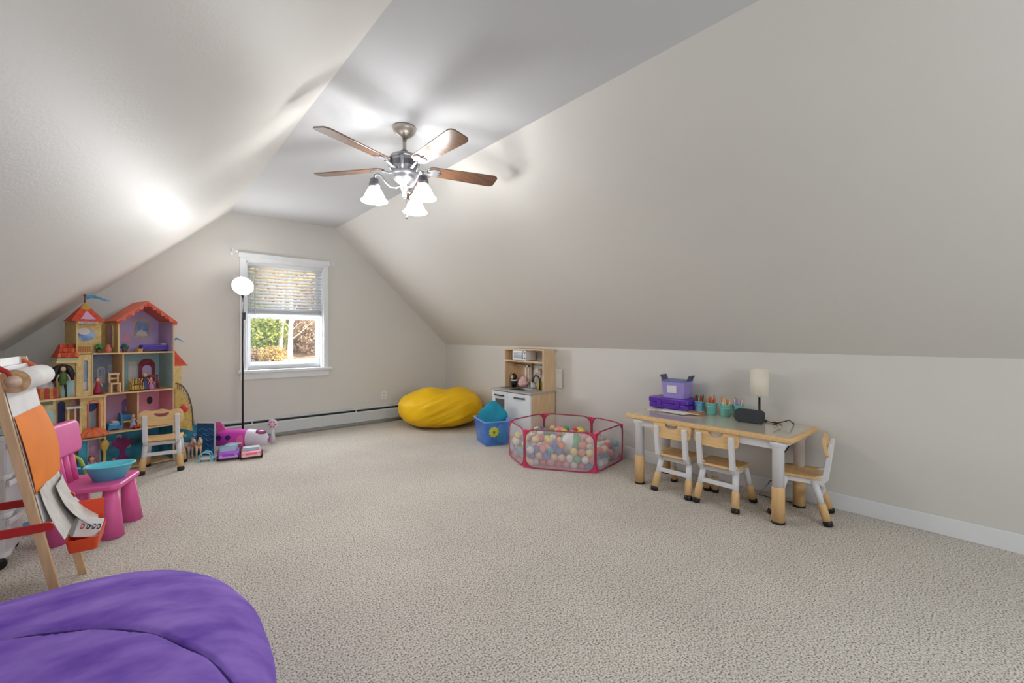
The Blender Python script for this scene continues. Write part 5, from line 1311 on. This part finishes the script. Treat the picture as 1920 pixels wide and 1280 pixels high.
for s_ in (-1,): MB().prism([(s_ * .13, -.035), (s_ * .165, -.015), (s_ * .172, 0), (s_ * .165, .015), (s_ * .13, .035)], .086, .094, 'xy').build('tub_handle', TUBM, tb2, bevel=.003)
o = MB().tube([(-.26, 3.86, .004), (-.25, 3.86, .10), (-.235, 3.86, .22), (-.235, 3.85, .30), (-.26, 3.84, .38), (-.30, 3.84, .42)], [.010, .009, .009, .010, .009, .006], 10).build('toy_net_handle', S('lime_plastic', 170, 206, 90, .4))
tag(o, 'lime green bent toy stick standing behind the pink chair', 'toy stick')

# ------------------------------------------------------------------ easel
EW = S('easel_pine', 214, 178, 138, .55, var=.12, vscale=6, stretch=(10, 10, 1)); ERED = S('easel_red', 190, 40, 36, .45, var=.05)
es = thing('kids_easel', 'wooden kids easel with red rails, paper roll and orange sheet', 'easel', (-.385, 2.76, 0), R(-4))
FRX, FRB, ETZ = -.035, .165, 1.06            # apex and foot of the paper side (local x)
YN, YF = -.21, .21
def eat(z, off=0.0):                       # local x on the paper side at height z
    return FRX + (FRB - FRX) * (1 - z / ETZ) + off
for y in (YN, YF):
    for s_ in (1, -1):
        lg = MB(); pts = [(FRB, 0), (FRB + .030, 0), (FRX + .030, ETZ), (FRX, ETZ)] if s_ > 0 else [(-FRB * 2.0, 0), (-FRB * 2.0 + .03, 0), (FRX - .004, ETZ - .02), (FRX - .034, ETZ - .02)]
        lg.prism(pts, y - .010, y + .010); lg.build('leg', EW, es, bevel=.002)
for y in (YN - .014, YF - .014):
    MB().prism(rrect(-.33, .155, .375, .408, .014), y - .006, y + .006).build('spreader_rail', ERED, es)
def quadp(z0, z1, y0, y1, m, name, off, par=es, th_=.003, bev=0):
    b = MB(); vs = []
    for d in (0, th_):
        for (y, z) in ((y0, z0), (y1, z0), (y1, z1), (y0, z1)): vs.append((eat(z) + .030 + off + d, y, z))
    b.add(vs, [(0, 1, 2, 3), (7, 6, 5, 4), (0, 4, 5, 1), (1, 5, 6, 2), (2, 6, 7, 3), (3, 7, 4, 0)]); return b.build(name, m, par, bevel=bev)
quadp(.36, 1.03, YN + .011, YF - .011, S('easel_whiteboard', 226, 228, 232, .25), 'board', -.010, th_=.008)
quadp(.98, 1.06, YN - .004, YF + .004, S('easel_head', 228, 226, 226, .4), 'head_board', -.03, th_=.012)
rol = MB().tube([(eat(.975) + .062, YN + .012, .975), (eat(.975) + .062, YF - .02, .975)], .046, 28).build('paper_roll', S('roll_paper', 236, 236, 236, .75), es)
MB().lathe([(0, 0), (.046, 0), (.046, .002), (.044, .004), (0, .004)], 28, M=Matrix.Translation((eat(.975) + .062, YN + .009, .975)) @ Matrix.Rotation(R(90), 4, 'X')).build('roll_end', S('roll_brown', 186, 130, 84, .7, c2=srgb(222, 190, 150), vscale=40), rol)
MB().lathe([(0, 0), (.022, 0), (.024, .006), (.012, .008), (.011, .02), (0, .02)], 20, M=Matrix.Translation((eat(.975) + .062, YN + .004, .975)) @ Matrix.Rotation(R(90), 4, 'X')).build('roll_knob', S('knob_pale', 226, 196, 176, .5), rol)
for y in (YN + .012, YF - .004): MB().tube([(eat(1.04) + .01, y, 1.045), (eat(1.0) + .05, y, 1.01), (eat(.975) + .062, y, .975)], [.010, .010, .012], 8).build('roll_bracket', ERED if y < 0 else S('easel_coral', 222, 104, 70, .45), es)
quadp(.40, .955, YN + .012, YF - .012, S('easel_paper', 238, 238, 240, .8), 'paper_sheet', .001, th_=.0015)
os_ = S('orange_paper', 240, 132, 26, .75, var=.07, vscale=6)
b = MB(); N = 8; vs = []
for i in range(N + 1):
    z = .52 + (.835 - .52) * i / N; bul = .020 * math.sin(PI * i / N)
    for y in (YN + .012, -.07, .07, YF + .0): vs.append((eat(z) + .034 + bul * (1 if y > -.15 else .25), y, z))
fs = [(i * 4 + j, i * 4 + j + 1, i * 4 + j + 5, i * 4 + j + 4) for i in range(N) for j in range(3)]; n = len(vs)
b.add(vs + [(v[0] + .0015, v[1], v[2]) for v in vs], fs + [tuple(n + q for q in f[::-1]) for f in fs], 0, True)
b.build('orange_sheet', os_, es)
# drooping newsprint sheets
for k, (y0, y1, dz) in enumerate(((YN + .03, YF - .04, .02), (-.02, YF + .0, .05))):
    b = MB(); N = 9; vs = []
    for i in range(N + 1):
        u = i / N; z = .55 - dz - .22 * u; x = eat(z) + .036 + .012 * k + .03 * u ** 2 + .05 * u ** 3 * k
        for y in (y0, (y0 + y1) / 2, y1): vs.append((x + .012 * math.sin(y * 20 + k), y + .03 * u * k, z))
    fs = [(i * 3 + j, i * 3 + j + 1, i * 3 + j + 4, i * 3 + j + 3) for i in range(N) for j in range(2)]; n = len(vs)
    b.add(vs + [(v[0] + .0015, v[1], v[2]) for v in vs], fs + [tuple(n + q for q in f[::-1]) for f in fs], 0, True)
    b.build('newsprint_sheet', S('newsprint%d' % k, 214, 212, 208, .8, var=.12, vscale=20), es)
ORT = S('tray_orange_red', 232, 76, 36, .4)
tr_ = MB(); tub(tr_, .055, .12, .06, .85)
for v in tr_.v: v += Vector((eat(.20) + .085, .07, .195))
tr_.build('tray', ORT, es)
MB().bx(eat(.26) + .03, eat(.26) + .142, .190, .196, .20, .36).build('tray_back', ORT, es, bevel=.003)
ew = Vector((-.385, 2.76, 0))
bxw = thing('letter_box', 'white box with coloured letters tipped into the orange easel tray', 'box', ew + Vector((eat(.22) + .085, .055, .262)))
bxw.rotation_euler = (R(-14), R(20), R(14))
MB().bx(-.045, .045, -.055, .055, -.035, .045).build('carton', S('carton_white', 232, 230, 228, .6), bxw, bevel=.002)
for k, (yy, c) in enumerate(((-.027, (206, 60, 80)), (-.006, (44, 74, 70)), (.014, (60, 76, 120)), (.031, (70, 60, 60)))):
    nn_ = 14; ou = [(yy + .0095 * math.cos(2 * PI * i / nn_) if math.cos(2 * PI * i / nn_) > -.3 else yy - .004, .010 + .013 * math.sin(2 * PI * i / nn_)) for i in range(nn_)]
    inn = [(yy + (p_[0] - yy) * .5, .010 + (p_[1] - .010) * .5) for p_ in ou]
    MB().ring(ou, inn, -.0562, -.055, 'xz').build('letter_print', S('letter%d' % k, *c, .5), bxw)

# ------------------------------------------------------------------ drawer cart and books
CWH = S('cart_white', 224, 226, 230, .35); CCL = see_through('drawer_clear', (.86, .87, .9), .55, .3)
dc = thing('drawer_cart', 'white plastic three-drawer cart on casters by the sloped wall', 'drawer cart', (-.645, 3.42, 0))
for z in (.065, .255, .445, .635): MB().prism(rrect(-.18, .18, -.18, .18, .03), z, z + .022, 'xy').build('shelf_frame', CWH, dc, bevel=.004)
for x in (-.165, .15):
    for y in (-.165, .165): MB().bx(x - .012, x + .012, y - .012, y + .012, .08, .64).build('corner_post', CWH, dc)
for k, z in enumerate((.09, .28, .47)):
    fr = [(.165, -.165)] + [(.165 + .030 * math.sin(PI * i / 10), -.165 + .33 * i / 10) for i in range(11)] + [(.165, .165), (-.15, .15), (-.15, -.15)]
    d_ = MB().prism(fr[1:], z, z + .150, 'xy').build('drawer', CCL, dc)
    MB().prism([(.167 + .031 * math.sin(PI * i / 10), -.165 + .33 * i / 10) for i in range(11)] + [(.176 + .031 * math.sin(PI * i / 10), -.165 + .33 * i / 10) for i in range(10, -1, -1)], z + .13, z + .155, 'xy').build('drawer_lip', CWH, d_)
for x in (-.14, .14):
    for y in (-.14, .14):
        c_ = MB().cyl((x, y - .012, .026), (x, y + .012, .026), .026, n=16).build('caster', BLACK, dc)
        MB().bx(x - .014, x + .014, y - .016, y + .016, .04, .066).build('caster_fork', S('caster_grey', 70, 70, 74, .5), c_)
zz = .6575
for k, (c, h_, sx, sy, a, lab) in enumerate((((70, 150, 190), .022, .15, .13, 3, 'light blue book at the bottom of the pile on the drawer cart'), ((226, 226, 222), .014, .16, .13, -5, 'white book in the pile on the drawer cart'), ((36, 120, 150), .026, .15, .12, 6, 'deep teal book in the pile on the drawer cart'), ((150, 206, 210), .018, .14, .12, -3, 'pale aqua book on top of the pile on the drawer cart'))):
    t = thing('book', lab, 'book', (-.60, 3.42, zz), R(a), 'books on the drawer cart')
    MB().bx(-sx + .004, sx - .004, -sy + .004, sy - .002, .002, h_ - .002).build('pages', S('page_white', 232, 228, 218, .8), t)
    cm = S('bookc%d' % k, *c, .45, var=.1)
    MB().bx(-sx, sx, -sy, sy, 0, .002).build('cover', cm, t); MB().bx(-sx, sx, -sy, sy, h_ - .002, h_).build('cover', cm, t); MB().bx(-sx, sx, sy - .002, sy, .002, h_ - .002).build('spine', cm, t)
    zz += h_ + .0004
g = G(62, 992)
t = thing('blue_dish', 'small blue toy dish on the carpet behind the easel', 'toy dish', (g.x, g.y, 0))
MB().lathe([(0, 0), (.05, 0), (.075, .03), (.078, .032), (.072, .032), (.047, .006), (0, .006)], 24).build('dish', S('dish_blue', 80, 150, 200, .35), t)

# ------------------------------------------------------------------ outdoors beyond the window
GZ = -1.5
def gr_z(y, x): return GZ + max(0, (y - 52)) * .13 + .25 * mnoise.noise(Vector((x * .05, y * .05, 1)))
LAWN = S('pale_drive', 222, 208, 196, .9, var=.08, vscale=.5)
LITTER = S('leaf_litter', 164, 122, 92, .95, var=.25, vscale=2.5, c2=srgb(206, 168, 132), detail=6)
b = MB(); NX, NY = 24, 12
vs = [(-40 + 100 * i / NX, 6.6 + 60 * j / NY, GZ - .02) for j in range(NY + 1) for i in range(NX + 1)]
b.add(vs, [(j * (NX + 1) + i, j * (NX + 1) + i + 1, (j + 1) * (NX + 1) + i + 1, (j + 1) * (NX + 1) + i) for j in range(NY) for i in range(NX)])
o = b.build('driveway', LAWN); o['kind'] = 'structure'
b = MB(); NX, NY = 40, 20
vs = []
for j in range(NY + 1):
    for i in range(NX + 1):
        x = -40 + 100 * i / NX; y = 55 + 60 * j / NY; yy = y + 6 * mnoise.noise(Vector((x * .06, 0, 0))) * (1 if j == 0 else 0) + x * .12 * (1 if j == 0 else 0)
        vs.append((x, yy, GZ + max(0, y - 55) * .14 + .6 * mnoise.noise(Vector((x * .15, y * .15, 3))) * (j > 0)))
b.add(vs, [(j * (NX + 1) + i, j * (NX + 1) + i + 1, (j + 1) * (NX + 1) + i + 1, (j + 1) * (NX + 1) + i) for j in range(NY) for i in range(NX)], 0, True)
o = b.build('hillside', LITTER); o['kind'] = 'structure'
rt = random.Random(11)
def leafball(b, c, r, n, s, rs):
    for _ in range(n):
        d = Vector((rs.gauss(0, 1), rs.gauss(0, 1), rs.gauss(0, 1))).normalized() * rs.random() ** .4
        p = Vector(c) + Vector((d.x * r[0], d.y * r[1], d.z * r[2]))
        u = Vector((rs.uniform(-1, 1), rs.uniform(-1, 1), rs.uniform(-1, 1))).normalized(); v = u.cross(Vector((rs.uniform(-1, 1), rs.uniform(-1, 1), rs.uniform(-1, 1)))).normalized()
        k = s * rs.uniform(.6, 1.3)
        b.add([p - u * k, p + v * k * .5, p + u * k, p - v * k * .5], [(0, 1, 2, 3)])
BARK = S('birch_bark', 214, 204, 190, .8, var=.2, vscale=3, stretch=(1, 1, .3)); BARKD = S('grey_bark', 140, 124, 106, .85, var=.25, vscale=3)
LGRN = S('leaf_green', 120, 164, 56, .6, var=.3, vscale=.8, c2=srgb(206, 208, 110)); LBRN = S('leaf_brown', 178, 140, 104, .7, var=.25, vscale=.8, c2=srgb(226, 196, 160)); LDRY = S('leaf_dry_gold', 212, 180, 110, .7, var=.25, vscale=.8)
def tree(px_, dist, rad, bark, label, crown, lean=.0, h=13, cat='tree', name='birch_tree'):
    d = ray(px_, HY); d.z = 0; d = d / d.y; x, y = d.x * dist, dist
    z0 = GZ + max(0, y - 55) * .14 - .3
    t = thing(name, label, cat, (x, y, z0), 0, 'trees beyond the window')
    path = [(lean * u * h + .25 * math.sin(u * 4 + px_), .2 * math.sin(u * 3), h * u) for u in [i / 10 for i in range(11)]]
    path[0] = (0, 0, 0)
    MB().tube(path, [rad * (1.15 - .85 * i / 10) for i in range(11)], 10).build('trunk', bark, t)
    rs = random.Random(int(px_))
    b = MB()
    for k in range(10):
        zz_ = h * (.25 + .07 * k); i = int(zz_ / h * 10); p_ = Vector(path[i]); a = k * 2.4
        b.tube([p_, p_ + Vector((math.cos(a) * 1.0, math.sin(a) * 1.0, .8)), p_ + Vector((math.cos(a) * 2.2, math.sin(a) * 2.2, 2.0))], [rad * .3, rad * .2, rad * .06], 6)
    b.build('branches', bark, t)
    if crown:
        b = MB(); m, n, r, cz, s = crown
        leafball(b, (path[6][0], 0, cz), r, n, s, rs); b.build('foliage', m, t)
    return t
tree(519, 58, .24, BARKD, 'grey tree trunk beside the green bush outside the window', (LDRY, 900, (3, 3, 4), 10, .30))
tree(527, 56, .24, BARK, 'straight pale birch outside, nearest to the green bush', (LDRY, 700, (3, 3, 4), 11, .30))
tree(546, 50, .25, BARK, 'slightly leaning white birch in the middle of the window view', (LDRY, 700, (3, 3, 4), 11, .30), lean=-.03)
tree(578, 59, .2, BARK, 'slim pale birch outside toward the brown thicket', (LBRN, 900, (3, 3, 4), 10, .30))
tree(500, 70, .30, BARKD, 'far grey tree rising behind the green bush outside', (LGRN, 1200, (4, 3, 6), 8, .40), name='woodland_tree')
tree(560, 72, .32, BARKD, 'far grey tree between the two slim birches outside', (LBRN, 1400, (4, 3, 6), 7, .40), name='woodland_tree')
tree(595, 68, .32, BARKD, 'far grey tree at the edge of the brown thicket outside', (LBRN, 1400, (4, 3, 6), 7, .40), name='woodland_tree')
tree(470, 66, .32, BARKD, 'far grey tree rising to the side of the green bush outside', (LGRN, 1400, (4, 3, 6), 7, .40), name='woodland_tree')
tree(535, 80, .32, BARKD, 'farthest grey tree seen between the two pale birches outside', (LDRY, 1600, (6, 3, 7), 7, .45), name='woodland_tree')
def shrub(px_, dist, r, m, label, n=1500, s=.22):
    d = ray(px_, HY); d.z = 0; d = d / d.y; x, y = d.x * dist, dist
    z0 = GZ + max(0, y - 55) * .14 - .1
    t = thing('shrub', label, 'shrub', (x, y, z0), 0, 'shrubs beyond the window'); rs = random.Random(int(px_ * 3 + dist))
    b = MB(); leafball(b, (0, 0, r[2] * .95), r, n, s, rs); b.build('foliage', m, t)
    b = MB()
    for k in range(7): a = k * .9; b.tube([(0, 0, 0), (math.cos(a) * r[0] * .3, math.sin(a) * r[1] * .3, r[2] * .8), (math.cos(a) * r[0] * .6, math.sin(a) * r[1] * .6, r[2] * 1.5)], [.08, .05, .02], 5)
    b.build('stems', BARKD, t)
shrub(497, 57, (2.6, 1.6, 3.2), LGRN, 'big sunlit green bush outside the window', 2600, .24)
shrub(474, 60, (2.0, 1.6, 2.6), LGRN, 'smaller green bush at the window edge outside', 1400, .24)
shrub(560, 60, (2.2, 1.4, 2.2), LBRN, 'brown leafless thicket right of the white birch outside', 1800, .20)
shrub(590, 58, (2.4, 1.4, 2.6), LBRN, 'brown leafless thicket around the slim birch outside', 1800, .20)
shrub(512, 53, (1.6, 1.0, .9), LDRY, 'low golden dry shrub below the green bush outside', 900, .16)
shrub(482, 54, (1.6, 1.0, .8), LBRN, 'low brown dry shrub below the green bush outside', 900, .16)
